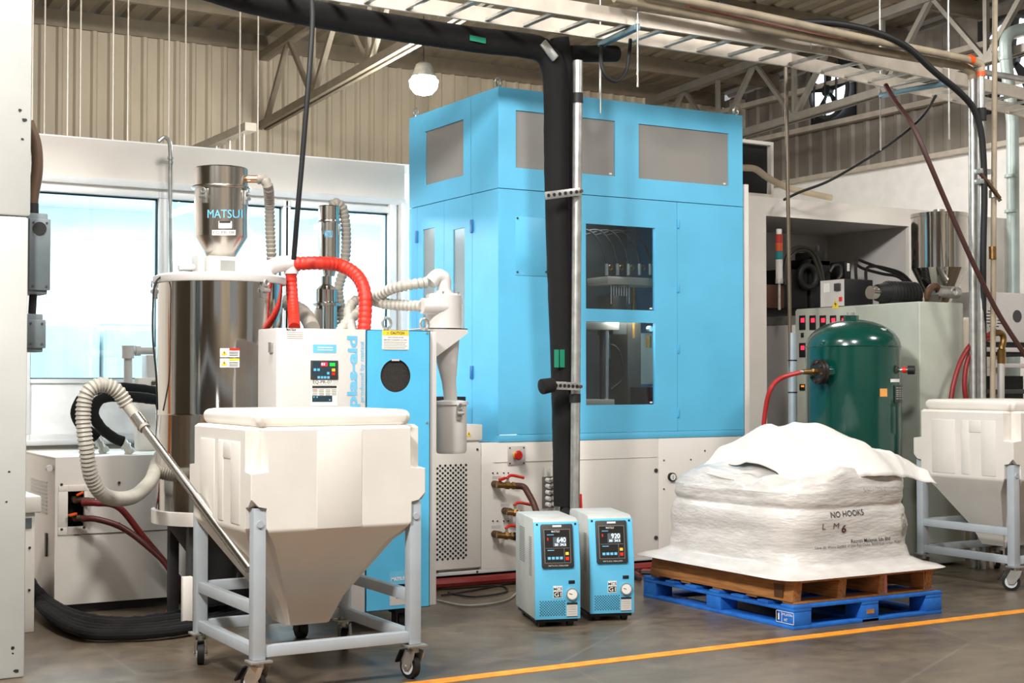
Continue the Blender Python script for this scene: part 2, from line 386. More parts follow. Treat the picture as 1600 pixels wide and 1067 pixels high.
# the bright room behind the glass
RMW = mat('clean_room_white', (240, 244, 246), .6, var=.02)
cr = struct(MB().box(-6, 7.4, 14.6, 14.7, 0, 3.3).build('wall_cleanroom_back', RMW, smooth=0))
struct(MB().box(7.3, 7.4, YW + .12, 14.6, 0, 3.3).build('wall_cleanroom_right', RMW, smooth=0))
cc = struct(MB().box(-6, 7.4, YW + .12, 14.7, 3.22, 3.3).build('ceiling_cleanroom', RMW, smooth=0))
MB().box(-6, 7.3, 14.5, 14.58, 1.98, 2.06).build('wall_rail', mat('pale_blue_rail', (150, 190, 206), .5), cr)
for k, (x, y0, y1) in enumerate(((2.5, 11.1, 12.6), (3.9, 11.3, 12.8), (5.3, 11.3, 12.8), (4.2, 13.1, 14.4), (5.9, 13.1, 14.4))):
    tl = thing('tube_light', ('fluorescent batten behind the left window pane', 'fluorescent batten behind the middle window pane', 'fluorescent batten behind the right window pane, nearer the glass', 'fluorescent batten deep in the glazed room, middle window', 'fluorescent batten deep in the glazed room, right window')[k], 'light', (x, y0, 3.1), 'battens in the glazed room')
    MB().box(x - .07, x + .07, y0, y1, 3.16, 3.22).build('batten', RMW, tl)
    MB().cyl((x, y0 + .03, 3.135), (x, y1 - .03, 3.135), .02, n=8).build('tube', TUBEE, tl)
def room_light(x, y):
    d = bpy.data.lights.new('clean_room_light', 'AREA'); d.shape = 'RECTANGLE'; d.size = 2.6; d.size_y = 1.6; d.energy = 190; d.color = (.92, .98, 1)
    o = bpy.data.objects.new('clean_room_light', d); COL.objects.link(o); o.location = (x, y, 3.1)
for x in (1.2, 4, 6.2): room_light(x, 12.6)
PBX = mat('pale_grey_cabinet', (196, 206, 206), .5, var=.05)
for k, (xa, xb, y, zt, lab) in enumerate(((2.2, 3.05, 12.2, 1.98, 'pale grey cabinet behind the left window pane, nearest the column'), (3.08, 3.75, 12.2, 1.95, 'pale grey cabinet behind the left window pane, beside the blue curtain'))):
    c = thing('storage_cabinet', lab, 'cabinet', ((xa + xb) / 2, y, 0), 'cabinets in the glazed room')
    MB().box(xa, xb, y, y + .6, .0, zt).build('body', PBX, c, .01)
    MB().box(xa + .02, xb - .02, y - .015, y, .12, zt - .03).build('door', PBX, c, .005)
    MB().box(xb - .08, xb - .06, y - .035, y - .015, 1.1, 1.3).build('handle', DGREY, c)
cv = []
for i in range(61):
    x = 3.85 + i * .02; cv.append((x, 13.2 + .035 * math.sin(i * 1.25)))
MB().add([(x, y, .0) for x, y in cv] + [(x, y, 2.1) for x, y in cv], [(i, i + 1, 62 + i, 61 + i) for i in range(60)]).build('strip_curtain', mat('blue_strip_curtain', (120, 180, 214), .4, var=.1), smooth=60)
tag(bpy.data.objects['strip_curtain'], 'blue pleated strip curtain behind the left window pane', 'curtain')
struct(MB().box(-1.5, -.5, YW - .06, YW - .005, 0, 2.3).build('orange_reflection_card', mat('orange_card', (196, 112, 30), .5)))  # unseen orange board, added for a stripe in the hopper's reflection
struct(MB().box(-3.4, -2.1, YW - .06, YW - .005, 0, 2.5).build('dark_reflection_card', mat('dark_card', (52, 44, 38), .5)))  # unseen dark board, added to give the steel a dark reflection
# ---- steel column at the left edge
colm = thing('column', 'pale painted steel column filling the left edge of the picture', 'column', (1.28, 7.6, 0))
MB().box(1.06, 1.5, 7.45, 7.86, .0, 2.32).build('lower_casing', mat('column_paint', (188, 189, 185), .5, var=.05, nscale=2), colm, .012)
MB().box(1.065, 1.51, 7.452, 7.86, 2.325, 6.2).build('upper_casing', MATS['column_paint'], colm, .012)
for px, py, r in ((31, 172, .012), (38, 187, .014), (35, 217, .008), (14, 737, .007), (10, 784, .006), (20, 1012, .012), (25, 1048, .014), (20, 1021, .006)):
    p = PY(px, py, 7.449)
    MB().prism([p + Vector((r * math.cos(a) * random.uniform(.6, 1.3), 0, r * .7 * math.sin(a) * random.uniform(.6, 1.3))) for a in [k * math.pi / 4 for k in range(8)]], (0, -.001, 0)).build('paint_chip', INK, colm, smooth=0)
# ================================================================== LEFT CLUSTER
V = Vector
EBOX = mat('grey_enclosure', (104, 114, 118), .45, .2, var=.06)
def ebox(b, label, hole):
    t = thing('electrical_box', label, 'electrical box', ((b[0] + b[1]) / 2, (b[2] + b[3]) / 2, b[4]), 'grey boxes on the column')
    MB().box(*b).build('body', EBOX, t, .006)
    MB().box(b[0] + .01, b[1] + .012, b[2] - .012, b[2], b[4] + .02, b[5] - .03).build('cover', EBOX, t, .004)
    for sx in (b[0] + .03, b[1] - .008):
        for sz in (b[4] + .04, b[5] - .05): MB().cyl((sx, b[2] - .016, sz), (sx, b[2] - .01, sz), .006, n=8).build('screw', DGREY, t)
    if hole: MB().cyl((b[0] + .06, b[2] - .018, b[5] - .08), (b[0] + .06, b[2] - .01, b[5] - .08), .034, n=20).build('knockout', BLACK, t)
a = RY(42, 332, 74, 460, 7.55); ebox((1.512, a[1], 7.55, 7.72, a[2], a[3]), 'large grey steel electrical box with round black knockout on the column', True)
a = RY(42, 490, 67, 550, 7.55); ebox((1.502, a[1], 7.55, 7.70, a[2], a[3]), 'small grey steel electrical box low on the column', False)
d = thing('conduit', 'brown flexible conduit bulging out above the large grey electrical box', 'conduit', (1.56, 7.62, 2.3))
MB().tube([PY(44, 190, 7.62), PY(56, 225, 7.62), PY(58, 265, 7.62), PY(52, 305, 7.62), PY(50, 325, 7.62)], .03, 12).build('hose', BROWNP, d)
MB().cyl(PY(50, 318, 7.62), PY(50, 333, 7.62), .034).build('gland', BLACK, d)
d = MB().tube([PY(52, 458, 7.62), PY(50, 492, 7.62)], .02, 10).build('conduit_stub', BLACK)
tag(d, 'short black conduit joining the two grey boxes on the column', 'conduit')
# ---- chiller (white machine behind the hoses)
ch = thing('chiller', 'white floor standing chiller cabinet with black valve recess behind the hoses', 'machine', (2.6, 9.7, 0))
x0, x1, y0, y1, zt = 2.05, 3.15, 9.3, 10.25, 1.0
rc = RY(106, 768, 131, 822, y0)
MB().panelY(x0, x1, .06, zt, y0, y0 + .02, [rc]).build('front_panel', WHITE, ch, smooth=0)
MB().box(x0, x1, y0 + .02, y1, zt - .015, zt).build('top_panel', WHITE, ch, .004)
MB().box(x0, x0 + .02, y0 + .02, y1, .06, zt - .015).build('side_panel', WHITE, ch)
MB().box(x0 + .05, x1, y0 + .15, y1, .02, zt - .02).build('core', DARK, ch)
MB().box(x0 + .04, x1 - .02, y0 + .05, y1 - .05, 0, .06).build('plinth', DGREY, ch)
zs = PY(160, 833, y0).z
MB().box(x0 + .12, x1, y0 - .003, y0, zs - .003, zs + .002).build('panel_seam', DGREY, ch, smooth=0)
MB().panelY(rc[0] - .06, rc[1] + .02, rc[2] - .05, rc[3] + .04, y0 - .006, y0, [rc]).build('recess_frame', WHITE, ch, .002)
for px, py in ((96, 757), (96, 827), (131, 824), (186, 754), (186, 818)):
    p = PY(px, py, y0); MB().cyl(p, p + V((0, -.008, 0)), .009, n=8).build('screw', DGREY, ch)
for k in range(9):
    MB().box(x0 - .006, x0, y0 + .22, y0 + .7, .62 + k * .025, .632 + k * .025).build('louvre', OFFW, ch, smooth=0)
MB().tube([(x0, y0 + .09, .93), (x0 - .03, y0 + .06, .93), (x0 - .03, y0 + .02, .93)], .02, 8).build('knob', OFFW, ch)
MB().box(x0 - .012, x0, y0 + .2, y0 + .24, .35, .5).build('door_latch', DGREY, ch)
for py, lab in ((780, 0), (808, 1)):
    p = PY(118, py, y0 + .03)
    vl = MB().cyl(p + V((-.01, .05, 0)), p + V((-.01, -.06, 0)), .022, n=12).build('valve', RUST, ch)
    MB().cyl(p + V((-.01, -.05, 0)), p + V((.1, -.09, -.005)), .02, .017, n=12).build('fitting', RUST, vl)
    MB().beam(p + V((-.01, -.07, .03)), p + V((-.06 if lab else .03, -.08, .05 - .03 * lab)), .03, .014).build('valve_handle', ORANGE, vl, .003)
# red hoses from the chiller
h = MB().tube([PY(128, 786, 9.2), PY(150, 786, 9.16), PY(186, 793, 9.12), PY(225, 840, 9.08), PY(265, 888, 9.04), PY(284, 915, 9.0), PY(270, 950, 8.98), PY(248, 966, 8.95), PY(224, 969, 8.95)], .021, 12).build('red_hose', REDH)
tag(h, 'red rubber hose curving from the upper chiller valve down to the floor', 'hose', 'chiller hoses')
h = MB().tube([PY(128, 811, 9.2), PY(150, 811, 9.16), PY(190, 824, 9.1), PY(230, 853, 9.0), PY(262, 885, 8.94), PY(277, 925, 8.92), PY(266, 950, 8.9), PY(250, 968, 8.9)], .02, 12).build('dark_red_hose', mat('oxblood_rubber', (84, 26, 22), .5))
tag(h, 'dark oxblood hose curving from the lower chiller valve down to the floor', 'hose', 'chiller hoses')
# black insulated pipes with clear fittings on the chiller top
for k, (pts, lab) in enumerate((([(250, 625, 9.6), (205, 620, 9.55), (160, 622, 9.5), (146, 645, 9.5), (158, 668, 9.5), (178, 684, 9.5), (192, 690, 9.5)], 'crinkled black insulated pipe looping to the right fitting on the chiller top'),
                                ([(250, 612, 9.75), (190, 606, 9.7), (140, 612, 9.7), (119, 640, 9.7), (125, 662, 9.7), (143, 676, 9.7), (152, 684, 9.7)], 'crinkled black insulated pipe looping to the left fitting on the chiller top'))):
    P = resample(catmull([PY(*q) for q in pts], 8), .02)
    t = thing('insulated_pipe', lab, 'pipe', P[-1], 'insulated pipes on the chiller')
    MB().path(P, lambda i: .036 * (1 + .12 * noise.noise(V((i * .7, k * 5, 0)))), 12).build('sleeve', FOAM, t)
    e = P[-1]; z = V((.07, -.04, -1.0)); q = V((e.x + .05, e.y - .02, 1.0))
    f = MB(); f.cyl(e, q, .028, n=12); f.cyl(e.lerp(q, .3), e.lerp(q, .45), .036, n=12); f.cyl(e.lerp(q, .7), e.lerp(q, .95), .038, n=6)
    f.build('fitting', mat('clear_fitting', (206, 208, 200), .3, .3), t)
# small white box left of the chiller
b = RY(40, 775, 62, 925, 8.75)
t = thing('control_box', 'narrow white control box beside the column, in front of the chiller', 'machine', (b[1] - .1, 8.9, 0))
MB().box(1.66, b[1] - .03, 8.75, 9.15, 0, b[3] - .1).build('body', WHITE, t, .006)
MB().box(1.66, b[1], 8.72, 9.18, b[3] - .1, b[3]).build('lid', WHITE, t, .01)
MB().cyl((b[1] - .08, 8.85, b[3]), (b[1] - .08, 8.85, b[3] + .035), .012).build('lid_pin', ZINC, t)
for z in (.25, .5): MB().cyl((b[1] - .06, 8.745, z), (b[1] - .06, 8.752, z), .008, n=8).build('screw', DGREY, t)
MB().box(b[1] - .11, b[1] - .05, 8.744, 8.75, b[3] - .19, b[3] - .13).build('socket', EBOX, t)
# black hose bundle on the floor in front of the chiller
for k in range(5):
    pts = [PZ(38, 895, .25), PZ(50, 918 + k * 2, .18 - .02 * k), PZ(78, 945 + k * 4, .07), PZ(130, 968 + k * 5, .05), PZ(200, 975 + k * 4, .045), PZ(270, 966 + k * 5, .045), PZ(330, 955 + k * 5, .04), PZ(400, 940 + k * 4, .04)]
    P = resample(catmull(pts, 8), .03)
    h = MB().path(P, lambda i: (.045 if k < 2 else .03) * (1 + .15 * noise.noise(V((i * .6, k * 9, 3)))), 10).build('insulated_hose', FOAM)
    tag(h, 'black insulated floor hose before the chiller, ' + ('rearmost of the bundle', 'second from the chiller', 'middle of the bundle', 'second from the front', 'frontmost of the bundle')[k], 'hose', 'black hoses on the floor')
# ---- thin gooseneck pipe on the partition
h = MB().tube([V((PY(268, 500, 10.4).x, 10.4, 0)), PY(268, 500, 10.4), PY(267, 400, 10.4), PY(266, 300, 10.4), PY(266, 235, 10.4), PY(263, 219, 10.4), PY(256, 215, 10.4), PY(248, 221, 10.4)], .015, 10).build('pipe', ZINC)
t = tag(h, 'thin galvanised gooseneck pipe rising in front of the white partition', 'pipe')
for py in (247, 254): MB().cyl(PY(266, py - 2, 10.4), PY(266, py + 2, 10.4), .021).build('pipe_clip', ZINC, h)
# ---- white plastic pipework in front of the lower left window
t = thing('plastic_pipework', 'white plastic pipe tee and pump head behind the steel hopper', 'pipe', PY(200, 610, 10.0))
MB().tube([PY(200, 615, 10.0), PY(200, 580, 10.0), PY(200, 556, 10.0)], .03, 12).build('riser', OFFW, t)
MB().cyl(PY(196, 548, 10.0), PY(248, 548, 10.0), .026).build('cross_pipe', OFFW, t)
MB().cyl(PY(200, 560, 10.0), PY(200, 540, 10.0), .042).build('elbow_collar', OFFW, t)
MB().cyl(PY(211, 548, 10.0), PY(219, 548, 10.0), .036).build('collar', OFFW, t)
q = RY(226, 555, 250, 612, 10.02); MB().box(q[0], q[1], 9.96, 10.1, q[2], q[3]).build('pump_head', OFFW, t, .01)
q = RY(215, 590, 250, 615, 9.9); MB().box(q[0], q[1], 9.87, 9.98, 1.0, q[3]).build('pump_foot', WHITE, t, .008)
MB().cyl(PY(240, 600, 9.87), PY(250, 600, 9.83), .03).build('nozzle', STEELB, t)
# ---- stainless drying hopper with white lid and ring base
hc = PY(343, 600, 8.6); HX, HY = hc.x, 8.6; HR = .388
hp = thing('drying_hopper', 'tall polished stainless drying hopper with white lid beside the dryer', 'hopper', (HX, HY, 0))
z0h = .70; z1h = 2.10
MB().lathe([(HR, z0h), (HR, 1.28), (HR + .002, 1.285), (HR, 1.29), (HR, z1h)], HX, HY, 64).build('shell', STEEL, hp)
MB().lathe([(HR + .018, z1h - .01), (HR + .022, z1h + .0), (HR + .022, z1h + .03), (HR - .01, z1h + .045), (.1, z1h + .05)], HX, HY, 64).build('lid', OFFW, hp)
MB().lathe([(HR - .02, z0h - .08), (HR + .022, z0h - .08), (HR + .022, z0h), (HR - .02, z0h)], HX, HY, 48).build('base_ring', WHITE, hp)
MB().lathe([(HR - .05, z0h - .07), (.12, .32), (.1, .2)], HX, HY, 32).build('cone', DGREY, hp)
MB().box(HX - .12, HX + .12, HY - .14, HY + .12, .12, .24).build('slide_gate', BLACK, hp, .008)
MB().box(HX - .33, HX - .27, HY - .34, HY - .3, 0, .33).build('guard_plate', WHITE, hp, .004)
for a in (40, 140, 220, 320):
    c = math.cos(math.radians(a)) * .3; s = math.sin(math.radians(a)) * .3
    MB().box(HX + c - .03, HX + c + .03, HY + s - .03, HY + s + .03, 0, z0h - .07).build('leg', DGREY, hp, .004)
def clasp(parent, c, n, s=1):
    n = V(n).normalized(); r = V((-n.y, n.x, 0)); u = V((0, 0, 1)); c = V(c)
    k = MB().beam(c - u * .035 * s, c + u * .045 * s, .03 * s, .014 * s, n).build('clasp', ZINC, parent, .002)
    MB().cyl(c + n * .012 * s - r * .02 * s, c + n * .012 * s + r * .02 * s, .01 * s, n=8).build('clasp_pin', ZINC, k)
    MB().torus(c + n * .014 * s + u * .035 * s, n, .014 * s, .004 * s, 12, 6).build('clasp_loop', ZINC, k)
for px in (249, 421):
    # points on the shell seen at these columns
    dd = (px - 343) / 97.0; dd = max(-.97, min(.97, dd)); rr = CR * dd + V((-CF.x, -CF.y, 0)).normalized() * math.sqrt(1 - dd * dd)
    clasp(hp, V((HX, HY, z1h - .06)) + rr * (HR + .008), rr, 1.3)
def on_cyl(px, py, cx, cy, R, pxc, rpx, eps=.002):
    dd = max(-.98, min(.98, (px - pxc) / rpx)); n = CR * dd + V((-CF.x, -CF.y, 0)).normalized() * math.sqrt(1 - dd * dd)
    p = V((cx, cy, 0)) + n * R; q = p - C0; k = V((q.x, q.y, 0)).dot(V((CF.x, CF.y, 0)).normalized())
    return V((p.x, p.y, HC + (592 - py) / FPX * k)) + n * eps, n
def cyl_patch(name, M, parent, x0, y0, x1, y1, cx, cy, R, pxc, rpx, eps=.002):
    vs = []; fs = []; n = 8
    for i in range(n + 1):
        px = x0 + (x1 - x0) * i / n
        vs += [on_cyl(px, y1, cx, cy, R, pxc, rpx, eps)[0], on_cyl(px, y0, cx, cy, R, pxc, rpx, eps)[0]]
    for i in range(n): fs.append((2 * i, 2 * i + 2, 2 * i + 3, 2 * i + 1))
    return MB().add(vs, fs).build(name, M, parent, smooth=60)
def cyl_text(body, M, parent, x0, y0, x1, y1, cx, cy, R, pxc, rpx, eps=.004, bold=0):
    vs, fs = text_mesh(body, 1, 1, bold)
    return MB().add([on_cyl((x0 + x1) / 2 + x * (x1 - x0), (y0 + y1) / 2 - y * (y1 - y0), cx, cy, R, pxc, rpx, eps)[0] for x, y in vs], fs).build('lettering', M, parent, smooth=0)
for y in (544, 560):
    st = cyl_patch('warning_sticker', PAPER, hp, 363, y, 390, y + 14, HX, HY, HR, 343, 97, .002)
    cyl_patch('sticker_header', REDP if y == 544 else YELL, st, 376, y, 390, y + 3.5, HX, HY, HR, 343, 97, .003)
    p, n = on_cyl(369, y + 7, HX, HY, HR, 343, 97, .003); tri_sign(p, .018, st, V((-n.y, n.x, 0)), V((0, 0, 1)))
    for k in range(3): cyl_patch('print_line', DGREY, st, 376, y + 6 + k * 2.4, 388, y + 7 + k * 2.4, HX, HY, HR, 343, 97, .003)
# white elbow pipe on the lid
E1 = V((HX + .26, HY - .12, z1h + .03)); KK = HY - .12
MB().tube([E1, E1 + V((0, 0, .05)), PY(425, 417, KK), PY(440, 412, KK), PY(467, 412, KK)], .05, 16, 8).build('outlet_elbow', OFFW, hp)
# cable at the left of the hopper
h = MB().tube([PY(300, 424, 8.6), PY(262, 429, 8.55), PY(243, 442, 8.5), PY(239, 480, 8.5), PY(239, 530, 8.5), PY(244, 585, 8.5), PY(246, 640, 8.55)], .006, 8).build('cable', BLACK)
tag(h, 'thin black cable hanging down the left side of the steel hopper', 'cable')
# ---- vacuum loader on the hopper
def loader(cx, cy, sc, zb, name, label, pxc, rpx, Yp, big):
    t = thing('vacuum_loader', label, 'loader', (cx, cy, zb), 'stainless vacuum loaders')
    R = .165 * sc
    if big:
        bx = MB().box(cx - .12, cx + .12, cy - .12, cy + .12, zb, zb + .11).build('discharge_box', OFFW, t, .004)
        MB().box(cx - .045, cx + .05, cy - .124, cy - .12, zb + .02, zb + .085).build('sight_glass', mat('sight_glass_grey', (150, 152, 148), .15), bx)
        MB().panelY(cx - .065, cx + .075, zb + .01, zb + .1, cy - .123, cy - .12, [(cx - .045, cx + .05, zb + .02, zb + .085)]).build('sight_frame', OFFW, bx)
        MB().box(cx - .17, cx - .12, cy - .07, cy + .07, zb + .01, zb + .12).build('valve_motor', OFFW, bx, .01)
        MB().cyl((cx - .17, cy, zb + .045), (cx - .27, cy, zb + .035), .02).build('cable_gland', OFFW, bx)
    z = zb + (.105 if big else .0)
    MB().lathe([(R * .5, z), (R, z + .135 * sc), (R, z + .14 * sc)], cx, cy, 40).build('cone', STEELB, t)
    MB().lathe([(R, z + .135 * sc), (R, z + .43 * sc), (R * 1.07, z + .432 * sc), (R * 1.07, z + .45 * sc), (R, z + .452 * sc), (R, z + .56 * sc), (R * .96, z + .567 * sc)], cx, cy, 48).build('shell', mat('loader_steel', (214, 208, 200), .17, 1, var=.03, stretch=(30, 30, .6)), t)
    MB().torus((cx, cy, z + .44 * sc), (0, 0, 1), R * 1.07, .009 * sc, 48, 8).build('clamp_ring', STEELB, t)
    for dd in (-.42, .95):
        n = CR * dd + V((-CF.x, -CF.y, 0)).normalized() * math.sqrt(1 - dd * dd); clasp(t, V((cx, cy, z + .37 * sc)) + n * (R + .008), n, 1.1 * sc)
    return t, R, z
LX, LY = HX + .005, HY
lt, LR, LZ = loader(LX, LY, 1, z1h + .048, 'a', 'large stainless vacuum loader standing on the drying hopper lid', 346, 41, LY, True)
args = (LX, LY, LR, 346.5, 41.5)
cyl_text('MATSUI', PRINTB, lt, 334, 327, 383, 340, *args, eps=.004)
st = cyl_patch('name_plate', PAPER, lt, 351, 345, 370, 356, *args)
cyl_patch('plate_bar', INK, st, 352, 345, 368, 348, *args, eps=.003)
st = cyl_patch('asset_label', PAPER, lt, 341, 359, 375, 367, *args)
cyl_text('EQ-PR-08', INK, st, 343, 360.5, 373, 365.5, *args, eps=.003)
p0 = V((LX, LY, LZ + .5)) + CR * LR
MB().cyl(p0 - CR * .02, p0 + CR * .08, .024).build('suction_port', mat('copper_port', (206, 164, 130), .3, .9), lt)
h = MB().tube([p0 + CR * .06, p0 + CR * .1 + V((0, 0, -.005)), p0 + CR * .128 + V((0, 0, -.05)), PY(421, 320, LY), PY(422, 360, LY), PY(424, 400, LY), PY(424, 440, LY + .05), PY(424, 500, LY + .2)], .034, 12, 8, .027, .22).build('grey_hose', mat('taupe_hose', (140, 134, 124), .5))
tag(h, 'ribbed grey hose dropping from the large vacuum loader', 'hose', 'grey ribbed hoses')
# ---- second, farther loader standing on its own slim hopper
QY = 9.75; qc = PY(514, 400, QY); QX = qc.x
t2 = thing('slim_hopper', 'slim stainless hopper column behind the dryer, under the small loader', 'hopper', (QX, QY, 0))
zt2 = PY(514, 432, QY).z
MB().lathe([(.075, 1.0), (.085, 1.3), (.085, zt2 - .1), (.04, zt2 - .06), (.04, zt2)], QX - .02, QY, 24).build('shell', STEEL, t2)
MB().lathe([(.11, zt2 - .22), (.11, zt2 - .2), (.09, zt2 - .19)], QX - .02, QY, 24).build('flange', STEELB, t2)
MB().box(QX - .16, QX - .02, QY - .06, QY + .06, zt2 - .72, zt2 - .24).build('side_tank', STEELB, t2, .01)
MB().box(QX - .2, QX + .2, QY - .2, QY + .2, 0, 1.02).build('stand', OFFW, t2, .01)
zl = zt2
lt2, R2, Z2 = loader(QX, QY, .92, zl, 'b', 'small stainless vacuum loader seen behind the red hose', 515, 18, QY, False)
lt2.scale = (.52, .52, 1)
cyl_text('MATSUI', PRINTB, lt2, 505, 358, 531, 369, QX, QY, R2 * 1.0, 515, 36, eps=.003, bold=.03)
h = MB().tube([PY(517, 321, QY), PY(528, 318, QY), PY(538, 335, QY), PY(541, 380, QY), PY(537, 420, QY), PY(530, 445, QY), PY(529, 460, QY), PY(534, 490, QY), PY(536, 520, QY)], .04, 12, 8, .032, .22).build('grey_hose', mat('taupe_hose_light', (156, 150, 140), .5))
tag(h, 'ribbed grey hose arching from the small far loader', 'hose', 'grey ribbed hoses')
# ---- dryer cabinet
DY = 7.66; dx0, dxm, dx1 = 2.908, 3.465, 3.886; dz0, dz1 = .135, 1.79
dr = thing('dehumidifying_dryer', 'grey and light blue cabinet dryer with round dark filter opening', 'dryer', (3.4, 8.0, 0))
MB().box(dx0, dxm - .002, DY, DY + .3, dz0, dz1).build('grey_front', OFFW, dr, .006)
MB().box(dxm + .03, dx1 + .03, DY + .03, 8.75, dz0, dz1 - .01).build('rear_body', OFFW, dr, .004)
fc = PY(618, 587, DY); fr = .098
n = 40; vs = []; rect = (dxm + .001, dx1, dz0, dz1)
# blue door with a round hole
for k in range(n):
    a = 2 * math.pi * k / n; ca, sa = math.cos(a), math.sin(a)
    tx = (rect[1] - fc.x) / ca if ca > 1e-6 else ((rect[0] - fc.x) / ca if ca < -1e-6 else 1e9)
    tz = (rect[3] - fc.z) / sa if sa > 1e-6 else ((rect[2] - fc.z) / sa if sa < -1e-6 else 1e9)
    tt = min(tx, tz); vs.append((fc.x + ca * fr, DY, fc.z + sa * fr)); vs.append((fc.x + ca * tt, DY, fc.z + sa * tt))
cor = []
mbd = MB().add(vs, [(2 * k, 2 * k + 1, 2 * ((k + 1) % n) + 1, 2 * ((k + 1) % n)) for k in range(n)])
# fill the corner triangles
def side(p): return 0 if abs(p[0] - rect[1]) < 1e-6 else 1 if abs(p[2] - rect[3]) < 1e-6 else 2 if abs(p[0] - rect[0]) < 1e-6 else 3
CN = {(0, 1): (rect[1], rect[3]), (1, 2): (rect[0], rect[3]), (2, 3): (rect[0], rect[2]), (3, 0): (rect[1], rect[2])}
for k in range(n):
    p, q = vs[2 * k + 1], vs[2 * ((k + 1) % n) + 1]
    if (side(p), side(q)) in CN:
        c = CN[(side(p), side(q))]; mbd.add([p, (c[0], DY, c[1]), q], [(0, 1, 2)])
mbd.box(dxm + .001, dxm + .006, DY, DY + .03, dz0, dz1); mbd.box(dx1 - .004, dx1, DY, DY + .03, dz0, dz1); mbd.box(dxm, dx1, DY, DY + .03, dz0, dz0 + .004); mbd.box(dxm, dx1, DY, DY + .03, dz1 - .004, dz1)
door = mbd.build('blue_door', BLUED, dr, smooth=0)
MB().cyl(fc + V((0, .012, 0)), fc + V((0, .028, 0)), fr + .01, n=40).build('filter_mesh', mat('dark_filter_mesh', (44, 40, 36), .8, var=.3, nscale=160), door)
q = RY(612, 561, 624, 564, DY); MB().box(q[0], q[1], DY - .001, DY, q[2], q[3]).build('small_label', OFFW, door, smooth=0)
q = RY(597, 516, 638.5, 546, DY); cl = MB().box(q[0], q[1], DY - .0015, DY, q[2], q[3]).build('caution_label', PAPER, door, smooth=0)
zc = q[3] - (q[3] - q[2]) * .26
MB().box(q[0], q[1], DY - .0022, DY - .0015, zc, q[3]).build('label_header', YELL, cl, smooth=0)
cx_ = (q[0] + q[1]) / 2; wq = q[1] - q[0]
text('CAUTION', wq * .52, .017, (cx_ + .012, DY - .003, (zc + q[3]) / 2), INK, cl, bold=.02)
tri_sign(V((q[0] + wq * .2, DY - .0022, (zc + q[3]) / 2)), .012, cl)
text('SHUT DOWN DRYER', wq * .6, .008, (cx_, DY - .003, zc - .012), INK, cl)
text('BEFORE CLEANING FILTERS', wq * .86, .008, (cx_, DY - .003, zc - .027), INK, cl)
for k in range(5): MB().box(q[0] + .01, q[1] - .012 - .01 * (k % 2), DY - .0022, DY - .0015, zc - .043 - k * .011, zc - .039 - k * .011).build('print_line', GHOSE, cl, smooth=0)
q = RY(608, 894, 635, 914, DY); bl = MB().box(q[0], q[1], DY - .001, DY, q[2], q[3]).build('brand_label', PRINTB, door, smooth=0)
text('MATSUI', (q[1] - q[0]) * .75, .022, ((q[0] + q[1]) / 2, DY - .002, (q[2] + q[3]) / 2), PAPER, bl, bold=.03)
q = RY(609, 914, 634, 944, DY); bl = MB().box(q[0], q[1], DY - .001, DY, q[2], q[3]).build('rating_plate', OFFW, door, smooth=0)
MB().box(q[0], q[1] - .005, DY - .002, DY - .001, q[3] - .02, q[3] - .008).build('plate_bar', INK, bl, smooth=0)
for k in range(4): MB().box(q[0] + .04, q[1] - .01, DY - .002, DY - .001, q[3] - .04 - k * .014, q[3] - .036 - k * .014).build('print_line', REDP, bl, smooth=0)
for py in (520, 660): p = PY(667, py, DY); MB().cyl(p, p + V((0, -.006, 0)), .007, n=8).build('screw', ZINC, dr)
# control panel print
q = RY(485, 563, 528, 593, DY); cp = MB().box(q[0], q[1], DY - .006, DY, q[2], q[3]).build('control_panel', DGREY, dr, .005)
yq = DY - .0075
def rel(q, u0, v0, u1, v1): return q[0] + (q[1] - q[0]) * u0, q[0] + (q[1] - q[0]) * u1, q[3] - (q[3] - q[2]) * v1, q[3] - (q[3] - q[2]) * v0
def flat(name, M, parent, r, y, th=.001): return MB().box(r[0], r[1], y - th, y, r[2], r[3]).build(name, M, parent, smooth=0)
NAVY = mat('dark_slate_print', (40, 62, 72), .4)
flat('display_strip', NAVY, cp, rel(q, .06, .05, .92, .33), DY - .006); flat('keypad', NAVY, cp, rel(q, .04, .38, .72, .8), DY - .006)
flat('red_display', LEDR, cp, rel(q, .37, .1, .6, .3), DY - .007); flat('green_display', LEDG, cp, rel(q, .68, .12, .88, .3), DY - .007)
text('83', (q[1] - q[0]) * .13, .012, (rel(q, .37, .1, .6, .3)[0] + .012, DY - .0085, (rel(q, .37, .1, .6, .3)[2] + .012)), LCD, cp)
for u, v in ((.1, .42), (.23, .42), (.58, .6), (.24, .82), (.36, .82), (.47, .82), (.59, .82)): flat('key', PRINTB, cp, rel(q, u, v, u + .09, v + .13), DY - .007)
for u, v, M_ in ((.76, .42, YELL), (.76, .62, REDP)): flat('key', M_, cp, rel(q, u, v, u + .12, v + .15), DY - .007)
q = RY(489, 538, 525.5, 551.5, DY); lb = flat('info_label', PRINTB, dr, q, DY)
for v in (.3, .6): flat('print_line', PAPER, lb, rel(q, .2, v, .85, v + .1), DY - .001)
q = RY(487, 594, 520, 600.5, DY); lb = flat('asset_label', PAPER, dr, q, DY); text('EQ-PR-07', (q[1] - q[0]) * .9, .022, ((q[0] + q[1]) / 2, DY - .002, (q[2] + q[3]) / 2), INK, lb)
q = RY(486, 602, 527, 634, DY); lb = flat('instruction_label', PAPER, dr, q, DY); flat('label_header', DGREY, lb, rel(q, .04, .02, .97, .14), DY - .001)
for u in (.05, .3, .55, .78):
    for v in (.2, .28, .36, .44): flat('print_line', GHOSE if v > .2 or u > .1 else REDP, lb, rel(q, u, v, u + .18, v + .04), DY - .001)
